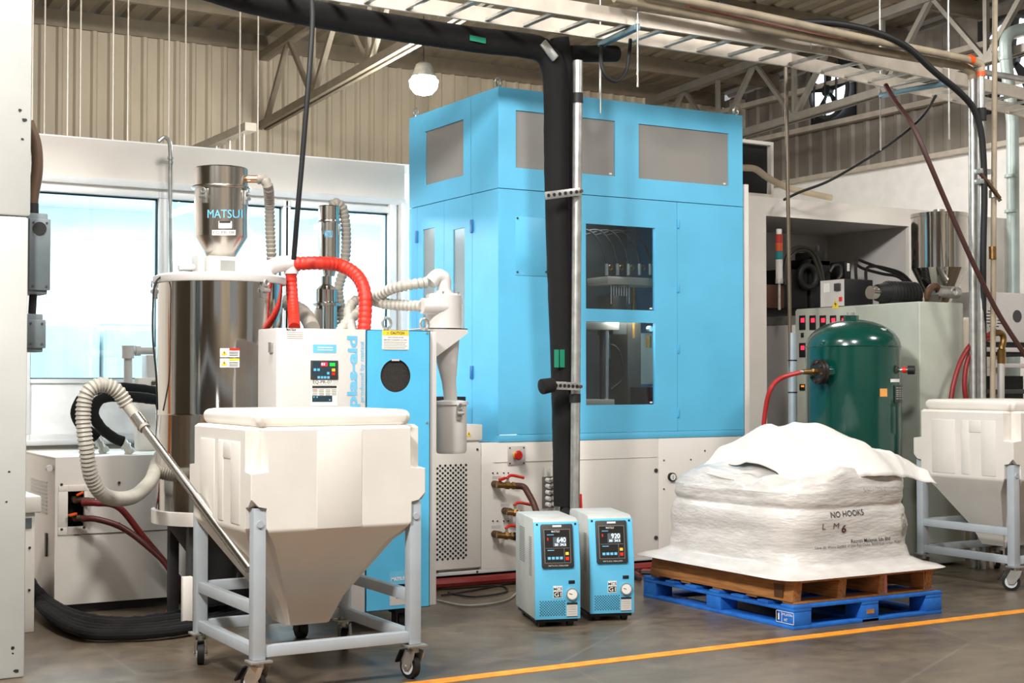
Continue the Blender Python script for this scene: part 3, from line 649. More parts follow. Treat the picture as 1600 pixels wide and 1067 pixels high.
flat('diagram', NAVY, lb, rel(q, .04, .5, .8, .8), DY - .001)
for u, v in ((.08, .54), (.2, .54), (.68, .68)): flat('diagram_mark', PRINTB, lb, rel(q, u, v, u + .05, v + .06), DY - .002)
text('MATSUI', .055, .013, PY(455, 515, DY - .002), INK, dr, bold=.02)
for k in range(4): flat('print_line', GHOSE, dr, RY(448, 519 + k * 3, 474, 520 + k * 3, DY), DY)
a, b = PY(554, 638, DY), PY(554, 524, DY)
text('plas-aid', (b.z - a.z) * .985, .085, (PY(552.5, 580, DY).x, DY - .002, (a.z + b.z) / 2), PRINTB, dr, right=(0, 0, 1), up=(-1, 0, 0), bold=.035)
text('produced by matsui', (b.z - a.z) * .83, .034, (PY(566, 580, DY).x, DY - .002, (a.z + b.z) / 2 + .0), PRINTB, dr, right=(0, 0, 1), up=(-1, 0, 0), bold=.01)
# left side strip with latches
for z in (1.68, 1.3): MB().box(dx0 - .012, dx0, DY + .05, DY + .1, z - .03, z + .03).build('side_latch', ZINC, dr, .003)
# right flange carrying the cyclone
fx0, fx1 = dx1 + .004, dx1 + .055
MB().box(fx0, fx1, DY + .02, DY + .7, dz0 + .005, dz1 - .005).build('side_flange', OFFW, dr, .003)
for px, py in ((604, 511), (663, 505)):
    p = PY(px, py, DY + .12); MB().torus(V((p.x, p.y, dz1 + .045)), (.3, -1, 0), .034, .009, 20, 8).build('lifting_eye', ZINC, dr)
    MB().cyl(V((p.x, p.y, dz1 - .01)), V((p.x, p.y, dz1 + .02)), .016).build('eye_base', ZINC, dr)
for x, y in ((dxm - .35, DY + .12), (dx1 - .15, DY + .1), (dx1 - .1, 8.6), (dxm + .1, 8.6)):
    cs = MB().box(x - .055, x + .055, y - .05, y + .05, dz0 - .035, dz0).build('caster', BLACK, dr, .006)
    MB().cyl((x - .025, y + .01, .055), (x + .025, y + .01, .055), .055, n=24).build('caster_wheel', BLACK, cs)
    MB().beam((x - .035, y, .04), (x - .035, y, dz0 - .02), .008, .07, (0, 1, 0)).build('caster_fork', DGREY, cs)
# cyclone
CY = 7.95; cc_ = PY(693.5, 500, CY); CX = cc_.x
cyc = MB()
zA, zB = PY(693, 513, CY).z, PY(693, 462, CY).z
rb = .5 * (PY(724, 500, CY).x - PY(671, 500, CY).x) / math.hypot(1, 0) * .93
cyc.lathe([(rb, zA), (rb, zB), (rb * .9, zB + .012), (rb * .35, zB + .014)], CX, CY, 32)
cy_o = cyc.build('cyclone', OFFW, dr)
zc0 = PY(704, 625, CY).z; CX2 = PY(704, 625, CY).x
R_ = [[(CX + (CX2 - CX) * t + r * math.cos(2 * math.pi * k / 28), CY + r * math.sin(2 * math.pi * k / 28), zA + (zc0 - zA) * t) for k in range(28)] for t, r in ((0, rb * .93), (.75, .045), (1, .042))]
MB().rings(R_).build('cyclone_cone', OFFW, cy_o)
MB().tube([(CX, CY, zB), (CX, CY, zB + .09), (CX - .012, CY, zB + .115), (CX - .05, CY - .0, zB + .122), PY(672, 442, CY)], .045, 16).build('top_elbow', OFFW, cy_o)
MB().lathe([(.062, zB + .005), (.062, zB + .03)], CX, CY, 24).build('elbow_flange', OFFW, cy_o)
MB().cyl((CX - .02, CY - rb * .55, (zA + zB) / 2 + .03), PY(659, 478, CY - .05), .05, n=20).build('inlet', OFFW, cy_o)
for k in range(6):
    a = k * math.pi / 3; MB().cyl((CX + .9 * rb * math.cos(a), CY + .9 * rb * math.sin(a), zB), (CX + .9 * rb * math.cos(a), CY + .9 * rb * math.sin(a), zB + .022), .008, n=8).build('bolt', ZINC, cy_o)
zbr = PY(700, 514, CY).z; xr = PY(727, 514, CY - .1).x; zl_ = PY(683, 563, CY).z; 
MB().prism([(fx1, CY - .13, zbr), (xr, CY - .13, zbr), (xr, CY - .13, zbr - .03), (fx1 + .04, CY - .13, zl_), (fx1, CY - .13, zl_)], (0, .006, 0)).build('bracket_plate', OFFW, cy_o, smooth=0)
MB().box(fx1, xr, CY - .13, CY + .13, zbr - .006, zbr).build('bracket_shelf', OFFW, cy_o)
zp0, zp1 = PY(704, 708, CY).z, PY(704, 630, CY).z; rp = .098
pot = MB().lathe([(rp * .9, zp0), (rp, zp0 + .02), (rp, zp1)], CX2 + .005, CY, 32).build('dust_pot', OFFW, dr)
MB().lathe([(rp + .01, zp1 - .008), (rp + .01, zp1 + .012), (.05, zp1 + .02)], CX2 + .005, CY, 32).build('pot_lid', OFFW, pot)
clasp(pot, V((CX2 + .005, CY - rp - .008, zp1 - .06)), (0, -1, 0), 1.2)
# ---- hoses above the dryer
def hose(pts, r, label, M, grp, corr=.03, amp=.12, name='hose'):
    h = MB().tube([PY(*p) for p in pts], r, 14, 8, corr, amp).build(name, M); return tag(h, label, 'hose', grp)
hose([(462, 412, KK - .02), (495, 411, KK - .1), (530, 414, 8.4), (555, 428, 8.3), (568, 450, 8.2), (571, 480, 8.15), (568, 522, 8.12)], .045, 'red ribbed hose arching from the white elbow down to the dryer', RED, 'red ribbed hoses', .036, .12, 'red_hose')
hose([(455, 424, KK + .0), (456, 450, KK), (458, 480, KK - .1), (460, 512, KK - .3)], .038, 'short upright red ribbed hose beside the steel hopper', RED, 'red ribbed hoses', .036, .12, 'red_hose')
MB().cyl(PY(455, 428, KK), PY(455, 416, KK), .046).build('hose_tee', OFFW, hp)
for pts, lab in (([(668, 441, CY), (640, 445, CY + .02), (610, 452, 8.1), (580, 470, 8.3), (560, 488, 8.35), (545, 500, 8.3), (530, 520, 8.25)], 'grey ribbed hose running from the top elbow of the cyclone'),
                 ([(658, 478, CY - .04), (630, 477, 8.05), (600, 474, 8.2), (575, 468, 8.35), (553, 471, 8.4), (545, 490, 8.35), (551, 520, 8.2)], 'grey ribbed hose running from the side inlet of the cyclone')):
    hose(pts, .036, lab, mat('pale_grey_hose', (178, 176, 166), .5), 'grey ribbed hoses', .034, .24, 'grey_hose')
hose([(440, 470, 8.9), (470, 485, 8.8), (482, 500, 8.6), (488, 514, 8.4)], .05, 'dark grey ribbed hose stub between the red hoses', GHOSE, 'grey ribbed hoses', .034, .24, 'grey_hose')
# ---- suction hose loop and steel lance
sl = thing('suction_lance', 'polished steel suction lance leaning from the grey hose into the front cart', 'lance', PY(385, 880, 6.9))
A_, B_ = PY(198, 632, 7.6), V((2.44, 6.72, .42)); B_ = PY(388, 884, 6.72)
dl = (B_ - A_).normalized()
MB().cyl(A_, B_, .022, n=16).build('tube', STEELB, sl)
MB().cyl(A_ - dl * .03, A_ + dl * .2, .03, n=16).build('sleeve', GHOSE, sl)
MB().cyl(A_ + dl * .1, A_ + dl * .18, .034, n=16).build('coupling', STEELB, sl)
MB().cyl(B_ - dl * .5, B_ + dl * .02, .03, n=16).build('outer_tube', STEELB, sl)
h = MB().tube([PY(262, 690, 9.08), PY(246, 722, 8.8), PY(235, 752, 8.4), PY(205, 777, 8.0), PY(165, 775, 7.75), PY(143, 745, 7.65), PY(135, 700, 7.6), PY(130, 650, 7.6), PY(136, 615, 7.6), PY(158, 601, 7.6), PY(182, 610, 7.6), A_], .042, 16, 10, .022, .18).build('grey_hose', mat('suction_hose_grey', (164, 160, 150), .45))
tag(h, 'looping grey ribbed suction hose joined to the steel lance', 'hose', 'grey ribbed hoses')
# ================================================================== HOPPER CARTS (built at the origin, front-left corner of the frame at 0,0)
def ringN(x0, x1, y0, y1, z, c, r=0):
    """rectangle with notched corners c; c = 0.001 gives a plain one"""
    return [(x0 + c, y0, z), (x1 - c, y0, z), (x1 - c, y0 + c, z), (x1, y0 + c, z), (x1, y1 - c, z), (x1 - c, y1 - c, z), (x1 - c, y1, z), (x0 + c, y1, z), (x0 + c, y1 - c, z), (x0, y1 - c, z), (x0, y0 + c, z), (x0 + c, y0 + c, z)]
def make_cart(label):
    W_, D_ = .88, .92; L = .062
    t = thing('hopper_cart', label, 'cart', (0, 0, 0), 'white hopper carts')
    zf, zl = .185, .89
    for x in (0, W_ - L):
        for y in (0, D_ - L):
            lg = MB().panelX(0, 0, 0, 0, 0, 0) if False else MB().box(x, x + L, y, y + L, zf - .01, zl)
            lg = lg.build('leg', LEGG, t, .004)
            MB().box(x + .006, x + L - .006, y + .006, y + L - .006, zl - .004, zl + .001).build('leg_cap', DGREY, lg, smooth=0)
            MB().cyl((x + L / 2, y - .007, zl - .075), (x + L / 2, y, zl - .075), .017, n=16).build('bolt_cap', LEGG, lg)
    for y in (0, D_ - L): MB().box(L, W_ - L, y + .008, y + L - .008, zf, zf + .055).build('bottom_rail', LEGG, t, .004)
    for x in (0, W_ - L):
        MB().box(x + .008, x + L - .008, L, D_ - L, zf, zf + .055).build('bottom_rail', LEGG, t, .004)
        MB().box(x + .008, x + L - .008, L, D_ - L, .385, .44).build('side_rail', LEGG, t, .004)
    MB().box(L, W_ - L, D_ - L + .008, D_ - .008, .385, .44).build('side_rail', LEGG, t, .004)
    GW = mat('pale_wheel_hub', (206, 212, 216), .4)
    for i, (x, y, a) in enumerate(((.035, .02, 2.2), (W_ - .03, .02, 1.8), (.035, D_ - .03, 1.25), (W_ - .03, D_ - .03, 1.0))):
        cs = MB().box(x - .055, x + .055, y - .045, y + .045, zf - .022, zf - .01).build('caster', ZINC, t, .003)
        d = V((math.cos(a), math.sin(a), 0)); n_ = V((-d.y, d.x, 0)); c = V((x, y, .062)) + d * .03
        MB().cyl((x, y, zf - .05), (x, y, zf - .02), .026).build('swivel', ZINC, cs)
        for s in (-1, 1):
            p = [c + n_ * .03 * s + d * a_ + V((0, 0, b_)) for a_, b_ in ((-.018, -.015), (.018, -.015), (.03, .03), (0, .085), (-.075, .085), (-.06, .04))]
            MB().prism(p, n_ * .003 * s).build('fork', ZINC, cs, smooth=0)
        wh = MB(); wh.path([c - n_ * .018, c - n_ * .016, c + n_ * .016, c + n_ * .018], lambda i: (.054, .062, .062, .054)[i], 28)
        wh.build('tyre', BLACK, cs); MB().cyl(c - n_ * .021, c + n_ * .021, .042, n=24).build('hub', GW, cs)
        MB().cyl(c - n_ * .036, c + n_ * .036, .008, n=10).build('axle', ZINC, cs)
        if i in (0, 1):
            MB().beam(c + d * .05 + V((0, 0, .075)), c + d * .09 + V((0, 0, .01)), .05, .012).build('brake_pedal', BLACK, cs, .003)
    # moulded tank
    x0, x1, y0, y1 = -.018, W_ + .018, -.012, D_ + .012; c = .085; e = .004; zt = 1.27; zk = .765
    mid = lambda i, z, cc: ringN(x0 + i, x1 - i, y0 + i, y1 - i, z, cc)
    cx, cy = W_ / 2, D_ / 2
    ox = cx - .0
    R = [mid(.014, zt, c), mid(.0, zt - .014, c), mid(.0, 1.06, c), mid(0, 1.052, e), mid(0, .93, e), mid(.0, .895, .04), mid(.0, .888, .078), mid(.0, zk + .025, .08), mid(.01, zk, .085)]
    ox -= .02
    ry = lambda hx, hy, z, cc: ringN(ox - hx, ox + hx, cy - hy, cy + hy, z, cc)
    R += [ry(.38, .40, .69, .09), ry(.175, .18, .40, .03), ry(.115, .115, .262, .015)]
    body = MB().rings(R).build('tank', POLY, t, .014, 50, 3); wn_ = body.modifiers.new('wn', 'WEIGHTED_NORMAL'); wn_.keep_sharp = True; wn_.weight = 90
    for f0, f1 in ((.36, .62),):
        MB().box(x0 + (x1 - x0) * f0, x0 + (x1 - x0) * f1, y0 - .004, y0 + .02, zk + .012, zt - .02).build('front_rib', POLY, body, .007)
    for f0, f1, z0, z1 in ((.16, .3, .80, 1.2), (.42, .5, .80, 1.2), (.56, .8, .80, 1.2)):
        MB().box(x0 - .006, x0 + .02, y0 + (y1 - y0) * f0, y0 + (y1 - y0) * f1, z0, z1).build('side_rib', POLY, body, .008)
    MB().box(x0 - .006, x0 + .02, y0 + (y1 - y0) * .3, y0 + (y1 - y0) * .42, 1.11, 1.2).build('side_rib', POLY, body, .008)
    # lid
    lr = lambda i, z: ringN(x0 + i, x1 - i, y0 + i, y1 - i, z, .03)
    MB().rings([lr(.07, zt - .004), lr(.05, zt + .012), lr(.045, zt + .055), lr(.06, zt + .072), lr(.09, zt + .078)]).build('lid', POLY, t, .012, 50, 3)
    MB().tube([(x1 - .03, y0 + .3, zt + .03), (x1 + .0, y0 + .28, zt + .035), (x1 - .01, y0 + .2, zt + .01), (x1 - .02, y0 + .2, zt - .01)], .004, 6).build('lid_hook', ZINC, t)
    return t
c1 = make_cart('white plastic hopper cart on grey frame in the left foreground')
c2 = copy_tree(c1); c2['label'] = 'white plastic hopper cart cut off by the right edge, behind the bag'
c1.location = (2.325, 6.41, 0); c2.location = (8.14, 6.93, 0)

# ================================================================== BLUE BLOW MOULDING MACHINE
bm_ = thing('moulding_machine', 'tall light blue moulding machine on white base with dark glazed doors', 'machine', (6.3, 9.8, 0))
YF = 9.07; X0, X1 = 5.162, 7.462; Y1b = 10.56; ZB, ZS, ZT = 1.036, 2.905, 3.655
g = .003
# front upper fascia with two frosted windows
h1 = RY(806, 171, 961, 277, YF); h1 = (h1[0], h1[1], PY(806, 262, YF).z, PY(806, 172, YF).z)
h2 = (PY(998, 250, YF).x, PY(1138.5, 250, YF).x, PY(998, 280, YF).z, PY(998, 192, YF).z); h2 = (h2[0], h2[1], h1[2], h1[3])
MB().panelY(X0, X1, ZS + g, ZT, YF, YF + .03, [h1, h2]).build('upper_fascia', BLUE, bm_, smooth=0)
for hh in (h1, h2):
    pn = MB().box(hh[0], hh[1], YF + .01, YF + .016, hh[2], hh[3]).build('frosted_pane', FROST, bm_, smooth=0)
    flat('maker_tag', PAPER, pn, (hh[1] - .05, hh[1] - .025, hh[2] + .012, hh[2] + .025), YF + .009)
xs = PY(1058.5, 500, YF).x; zl = PY(1000, 675, YF).z
d1 = (PY(915.5, 420, YF).x, PY(1023.5, 420, YF).x, PY(915, 482, YF).z, PY(915, 349, YF).z); d2 = (d1[0], d1[1], PY(915, 633, YF).z, PY(915, 502, YF).z)
xd = PY(893, 500, YF).x
MB().panelY(X0, xd - g, zl + g, ZS - g, YF, YF + .03).build('front_panel', BLUE, bm_, smooth=0)
dm = MB().panelY(xd, xs - g, zl + g, ZS - g, YF, YF + .03, [d1, d2]).build('glazed_door', BLUE, bm_, smooth=0)
for dd in (d1, d2):
    pn = MB().box(dd[0], dd[1], YF + .012, YF + .02, dd[2], dd[3]).build('guard_pane', GLASSD, dm, smooth=0)
    flat('maker_tag', PAPER, pn, (dd[1] - .045, dd[1] - .022, dd[2] + .01, dd[2] + .022), YF + .011)
MB().panelY(xs, X1, zl + g, ZS - g, YF, YF + .03).build('right_door', BLUE, bm_, smooth=0)
for py in (350, 450, 545, 645): p = PY(1059, py, YF); MB().box(p.x - .008, p.x + .008, YF - .012, YF, p.z - .035, p.z + .035).build('hinge', BLUED, bm_, .003)
MB().box(X0, X1, YF - .004, YF + .03, ZB, zl).build('lower_lip', BLUE, bm_, .003)
p0, p1 = PY(805, 338, YF), PY(855, 432, YF)
MB().box(p0.x, p1.x, YF - .004, YF, p1.z, p0.z).build('access_cover', BLUE, bm_, .002)
for px in (808, 853):
    for py in (341, 425): p = PY(px, py, YF); MB().cyl(p, p + V((0, -.009, 0)), .008, n=8).build('screw', DGREY, bm_)
# left face
lw = (RX(664, 200, 724, 280, X0)[0], RX(664, 200, 724, 280, X0)[1], PX(724, 274, X0).z, PX(724, 186, X0).z)
ya, yb, yc = PX(738, 300, X0).y, PX(694, 320, X0).y, PX(652, 330, X0).y
MB().panelX(YF + .03, Y1b, ZS + g, ZT, X0, X0 + .03, [lw]).build('side_fascia', BLUE, bm_, smooth=0)
MB().box(X0 + .01, X0 + .016, lw[0], lw[1], lw[2], lw[3]).build('frosted_pane', FROST, bm_, smooth=0)
MB().box(X0, X0 + .03, YF + .03, ya - g, ZB, ZS - g).build('side_panel', BLUE, bm_, smooth=0)
for (u, v, s0, s1) in ((ya, yb, 708, 726), (yb, yc, 661, 679)):
    yy0, yy1 = PX(s1, 400, X0).y, PX(s0, 400, X0).y; z1, z0 = PX((s0 + s1) / 2, 357, X0).z, PX((s0 + s1) / 2, 520, X0).z
    dd = MB().panelX(u + g, v - g, ZB, ZS - g, X0, X0 + .03, [(yy0, yy1, z0, z1)]).build('side_door', BLUE, bm_, smooth=0)
    MB().box(X0 + .008, X0 + .014, yy0, yy1, z0, z1).build('slot_pane', FROST, dd, smooth=0)
for y_ in (ya, yc):
    for z_ in (2.66, 1.55): MB().box(X0 - .012, X0, y_ - .02, y_ + .02, z_ - .05, z_ + .05).build('hinge', mat('deep_blue', (30, 110, 176), .4), bm_, .004)
MB().box(X0, X0 + .03, yc + g, Y1b, ZB, ZS - g).build('side_panel', BLUE, bm_, smooth=0)
MB().box(X0, X0 + .028, ya + .02, ya + .024, ZS, ZT).build('fascia_seam', DARK, bm_, smooth=0)
MB().box(X1 - .03, X1, YF + .03, Y1b, ZB, ZT).build('side_panel', BLUE, bm_, smooth=0)
MB().box(X0 + .03, X1 - .03, YF + .03, Y1b, ZT - .03, ZT).build('top_panel', BLUE, bm_, smooth=0)
MB().box(X0 + .03, X1 - .03, Y1b - .03, Y1b, ZB, ZT).build('back_panel', OFFW, bm_, smooth=0)
MB().box(X0 + .03, X1 - .03, YF + .03, Y1b - .03, ZS - .02, ZS + .02).build('deck', DARK, bm_, smooth=0)
# plain white blocks that show as pale rectangles in the upper panes
q = PY(1040, 225, YF + .3), PY(1103, 225, YF + .3)
MB().box(q[0].x, q[1].x, YF + .25, YF + .5, ZS + .02, 3.36).build('pale_block', WHITE, bm_)
MB().box(X0 + .05, PY(880, 250, YF + .3).x, YF + .25, YF + .5, ZS + .02, 3.15).build('pale_block', WHITE, bm_)
for px, X_ in ((781, X0 + .03), (1155, X1 - .03)):
    MB().torus((X_, YF + .05, ZT + .045), (.3, -1, 0), .03, .009, 20, 8).build('lifting_eye', ZINC, bm_)
    MB().cyl((X_, YF + .05, ZT), (X_, YF + .05, ZT + .02), .014).build('eye_base', ZINC, bm_)
MB().torus((X0 + .03, Y1b - .06, ZT + .045), (1, .2, 0), .03, .009, 20, 8).build('lifting_eye', ZINC, bm_)
MB().cyl((X0 + .03, Y1b - .06, ZT), (X0 + .03, Y1b - .06, ZT + .02), .014).build('eye_base', ZINC, bm_)
# works behind the glazed door
IM = mat('dark_machine_steel', (96, 92, 84), .35, .6, var=.1)
IB = mat('cream_machine_part', (170, 160, 146), .4, .2)
bx0 = d1[0] - .15
MB().box(bx0, d1[1] + .25, YF + .75, YF + .78, ZB, ZS - .02).build('inner_wall', mat('inner_dark_wall', (62, 66, 66), .6), bm_, smooth=0)
q = RY(944, 432, 1024, 447, YF + .3); MB().box(q[0], q[1] + .1, YF + .25, YF + .55, q[2], q[3]).build('platen', IB, bm_, .005)
for k in range(5):
    px = 948 + k * 17; p = PY(px, 418, YF + .28)
    vv = MB().cyl(p + V((0, 0, -.06)), p + V((0, 0, .03)), .014, n=10).build('blow_valve', ZINC, bm_)
    MB().torus(p + V((.03, -.01, 0)), (0, 1, 0), .018, .006, 12, 6).build('valve_ring', BRASS, vv)
    MB().tube([p + V((0, 0, .03)), p + V((-.03, .03, .18)), p + V((-.12, .1, .3)), p + V((-.3, .2, .26))], .008, 6).build('air_line', BLACK, vv)
for k in range(8):
    p = PY(955 + k * 4, 455, YF + .3); MB().cyl(p + V((0, 0, .05)), p + V((0, 0, -.1)), .006, n=6).build('core_rod', ZINC, bm_)
q = RY(953, 462, 975, 484, YF + .32); MB().box(q[0], q[1], YF + .28, YF + .5, q[2] - .2, q[3]).build('mould_block', IM, bm_, .004)
p = PY(990, 470, YF + .3); MB().cyl(p + V((0, 0, .1)), p + V((0, 0, -.3)), .015, n=10).build('guide_rod', BRASS, bm_)
q = RY(916, 503, 962, 516, YF + .25); MB().box(q[0] - .1, q[1], YF + .2, YF + .6, q[2], q[3]).build('upper_platen', IB, bm_, .005)
q = RY(916, 624, 955, 634, YF + .25); MB().box(q[0] - .1, q[1], YF + .2, YF + .6, q[2], q[3]).build('lower_platen', IB, bm_, .005)
for px, r, M_ in ((947, .025, STEELB), (941, .02, BLACK)):
    a, b = PY(px, 512, YF + .3), PY(px, 628, YF + .3); MB().cyl(a, b, r).build('tie_bar', M_, bm_)
q = RY(975, 503, 996, 634, YF + .4); MB().box(q[0], q[1], YF + .35, YF + .6, q[2], q[3]).build('column_plate', IM, bm_)
q = RY(955, 503, 974, 560, YF + .6); MB().box(q[0], q[1], YF + .55, YF + .7, q[2], q[3]).build('pale_plate', mat('pale_blue_steel', (170, 188, 196), .4, .3), bm_)
q = RY(998, 520, 1022, 600, YF + .5); MB().box(q[0], q[1], YF + .5, YF + .7, q[2], q[3]).build('pale_plate', GREYG, bm_)
q = RY(1002, 605, 1024, 634, YF + .2); MB().box(q[0], q[1], YF + .15, YF + .4, q[2], q[3]).build('dark_unit', BLACK, bm_)
p = PY(1013.5, 514, YF + .15); gg = MB().cyl(p, p + V((0, -.03, 0)), .024, n=20).build('gauge', ZINC, bm_); MB().cyl(p + V((0, -.031, 0)), p + V((0, -.033, 0)), .02, n=20).build('gauge_dial', PAPER, gg)
MB().cyl(PY(1013.5, 525, YF + .2), PY(1013.5, 543, YF + .2), .022).build('air_filter', BRASS, bm_)
MB().tube([PY(945, 538, YF + .35), PY(960, 540, YF + .3), PY(970, 555, YF + .3), PY(973, 590, YF + .32), PY(955, 608, YF + .35)], .008, 6).build('air_line', BLACK, bm_)
ld = bpy.data.lights.new('bay_lamp', 'AREA'); ld.size = .4; ld.energy = 5; ld.color = (.95, 1, .97); lo = bpy.data.objects.new('bay_lamp', ld); COL.objects.link(lo); lo.location = (d1[0] + .25, YF + .38, ZS - .06)
lo_fill = lo.copy(); lo_fill.data = ld.copy(); lo_fill.data.energy = 7; COL.objects.link(lo_fill); lo_fill.location = (d1[1] - .1, YF + .3, d2[3] + .03)  # second light, added only to brighten the lower window
# white base
zb0 = .115; xe = PY(752, 800, YF).x; XL = 4.3
MB().box(XL, xe - .004, YF - .004, YF + .05, zb0 + .02, PY(740, 692, YF).z).build('base_door', WHITE, bm_, .004)
perf = MB(); q = RY(683, 728, 727.5, 871, YF)
nx, nz = 12, 38
for i in range(nx):
    for j in range(nz):
        if (i + j) % 2: continue
        x, z = q[0] + (q[1] - q[0]) * i / (nx - 1), q[2] + (q[3] - q[2]) * j / (nz - 1)
        perf.add([(x + .0105 * math.cos(a), YF - .0055, z + .0105 * math.sin(a)) for a in [k * math.pi / 3 for k in range(6)]], [(0, 1, 2, 3, 4, 5)])
perf.build('perforation', BLACK, bm_, smooth=0, stuff=True)
for px, py in ((745, 702), (745, 893), (683, 893)): p = PY(px, py, YF); MB().cyl(p + V((0, -.004, 0)), p + V((0, -.012, 0)), .008, n=8).build('screw', DGREY, bm_)
MB().box(XL, X1 + .02, YF + .05, 10.3, zb0, ZB - .02).build('base_body', WHITE, bm_, smooth=0)
xm = PY(1029, 780, YF).x
MB().box(xe, xm - .003, YF, YF + .05, zb0, ZB - .002).build('base_panel', WHITE, bm_, .003)
MB().box(xm, X1 + .02, YF, YF + .05, zb0, ZB - .002).build('base_panel', WHITE, bm_, .003)
MB().box(XL, X1, YF + .0, YF + .04, zb0 - .025, zb0).build('base_sill', OFFW, bm_, .003)
MB().box(XL + .1, X1 - .1, YF + .3, 10.2, 0, zb0).build('plinth', DARK, bm_, smooth=0)
MB().box(xe + .1, xm - .02, YF - .004, YF, PY(930, 717, YF).z - .002, PY(930, 717, YF).z + .001).build('panel_seam', OFFW, bm_, smooth=0)
for px, py in ((1024.5, 735), (1024.5, 840)):
    p = PY(px, py, YF); MB().cyl(p, p + V((0, -.01, 0)), .016, n=12).build('quarter_lock', DGREY, bm_)
for px, py in ((1037, 719), (1079, 718), (1037, 764), (1101, 704), (1121, 703)):
    p = PY(px, py, YF); MB().cyl(p, p + V((0, -.006, 0)), .006, n=8).build('screw', DGREY, bm_)
p = PY(1048.5, 745, YF); gg = MB().cyl(p, p + V((0, -.025, 0)), .034, n=24).build('gauge', BLACK, bm_); MB().cyl(p + V((0, -.025, 0)), p + V((0, -.028, 0)), .026, n=24).build('gauge_dial', PAPER, gg)
MB().cyl(p + V((0, -.0285, -.018)), p + V((0, -.0285, .012)), .002, n=6).build('gauge_needle', INK, gg)
p = PY(1157, 690, YF); MB().torus(p + V((0, -.02, 0)), (1, -.4, .3), .026, .008, 16, 8).build('ring_bolt', RUST, bm_); MB().cyl(p, p + V((0, -.02, 0)), .012).build('ring_shank', RUST, bm_)
# emergency stop
q = RY(793, 697, 820, 726, YF); es = MB().box(q[0], q[1], YF - .008, YF, q[2], q[3]).build('emergency_stop', OFFW, bm_, .003)
p = PY(806, 711, YF - .01)
MB().cyl(p, p + V((0, -.02, 0)), .026, n=24).build('yellow_collar', YELL, es); MB().path([p + V((0, -.02, 0)), p + V((0, -.04, 0)), p + V((0, -.05, 0))], lambda i: (.024, .036, .026)[i], 24).build('red_button', REDP, es)
for u in (.1, .9):
    for v in (.1, .9): MB().cyl((q[0] + (q[1] - q[0]) * u, YF - .012, q[2] + (q[3] - q[2]) * v), (q[0] + (q[1] - q[0]) * u, YF - .006, q[2] + (q[3] - q[2]) * v), .006, n=8).build('screw', DGREY, es)
for py in (739, 814):
    for px in (770, 777, 787, 794): p = PY(px, py, YF); MB().cyl(p, p + V((0, -.004, 0)), .006, n=8).build('rivet', RUST, bm_)
for px, py in ((775, 746), (788, 789), (774, 823)): flat('port_label', OFFW, bm_, RY(px - 6, py - 2, px + 8, py + 2, YF), YF)
# valve sets
def valve(px, py, pxe, tail, hang):
    a = PY(px, py, YF); b = V((PY(pxe, py, YF - .12).x, YF - .12, a.z - .01))
    v = MB().cyl(a, a + V((0, -.09, 0)), .026, n=14).build('valve', RUST, bm_)
    a2 = a + V((0, -.09, 0)); f = MB().cyl(a2 + V((-.03, 0, 0)), b, .022, n=14); f.cyl(a2.lerp(b, .35), a2.lerp(b, .6), .032, n=6); f.cyl(a2.lerp(b, .8), a2.lerp(b, .95), .03, n=6); f.build('brass_body', BRASS, v)
    c = a2.lerp(b, .5) + V((0, 0, .03)); MB().cyl(c, c + V((0, 0, .02)), .01).build('stem', ZINC, v)
    MB().tube([c + V((-.01, 0, .02)), c + V((.03, 0, .04)), c + V((.1, -.01, .028)), c + V((.13, -.01, .02))], .011, 8).build('lever', REDP, v)
    if tail: MB().beam(a2 + V((-.02, -.02, .035)), a2 + V((.03, -.02, .05)), .03, .02).build('lever', REDP, v, .004)
    return b
b = valve(772, 756, 805, True, 0)
MB().tube([b, b + V((.06, -.02, -.01)), PY(826, 772, YF - .2), PY(835, 790, YF - .25), PY(842, 815, YF - .35), PY(846, 850, YF - .5)], .024, 12).build('brown_hose', mat('brown_hose_rubber', (84, 48, 36), .5), bm_)
b = valve(788, 798, 812, False, 0); MB().tube([b, b + V((.08, -.02, -.03)), b + V((.14, -.06, -.16)), b + V((.16, -.1, -.4))], .022, 10).build('black_hose', BLACK, bm_)
b = valve(772, 834, 802, False, 0); MB().tube([b, b + V((.08, -.02, -.02)), b + V((.15, -.06, -.1)), b + V((.17, -.1, -.3))], .03, 10).build('black_hose', BLACK, bm_)
# pneumatic manifold
q = RY(847, 745, 866, 793, YF); mf = MB().box(q[0], q[1], YF - .006, YF, q[2], q[3]).build('manifold', mat('manifold_recess', (130, 126, 118), .5), bm_)
for i in range(5):
    for j in range(2):
        p = V((q[0] + .035 + j * .05, YF - .006, q[2] + .03 + i * .045)); MB().cyl(p, p + V((.01, -.035, -.005)), .017, n=10).build('push_fitting', PAPER, mf)
        if i > 1: MB().tube([p + V((.01, -.04, 0)), p + V((.07, -.07, .0)), p + V((.14, -.09, -.05 - .03 * i)), p + V((.17, -.12, -.3))], .008, 6).build('air_line', GHOSE, mf)
for px in (851, 861): p = PY(px, 737, YF); MB().cyl(p + V((0, -.015, -.03)), p + V((0, -.015, .03)), .01, n=8).build('flow_tube', PAPER, bm_)
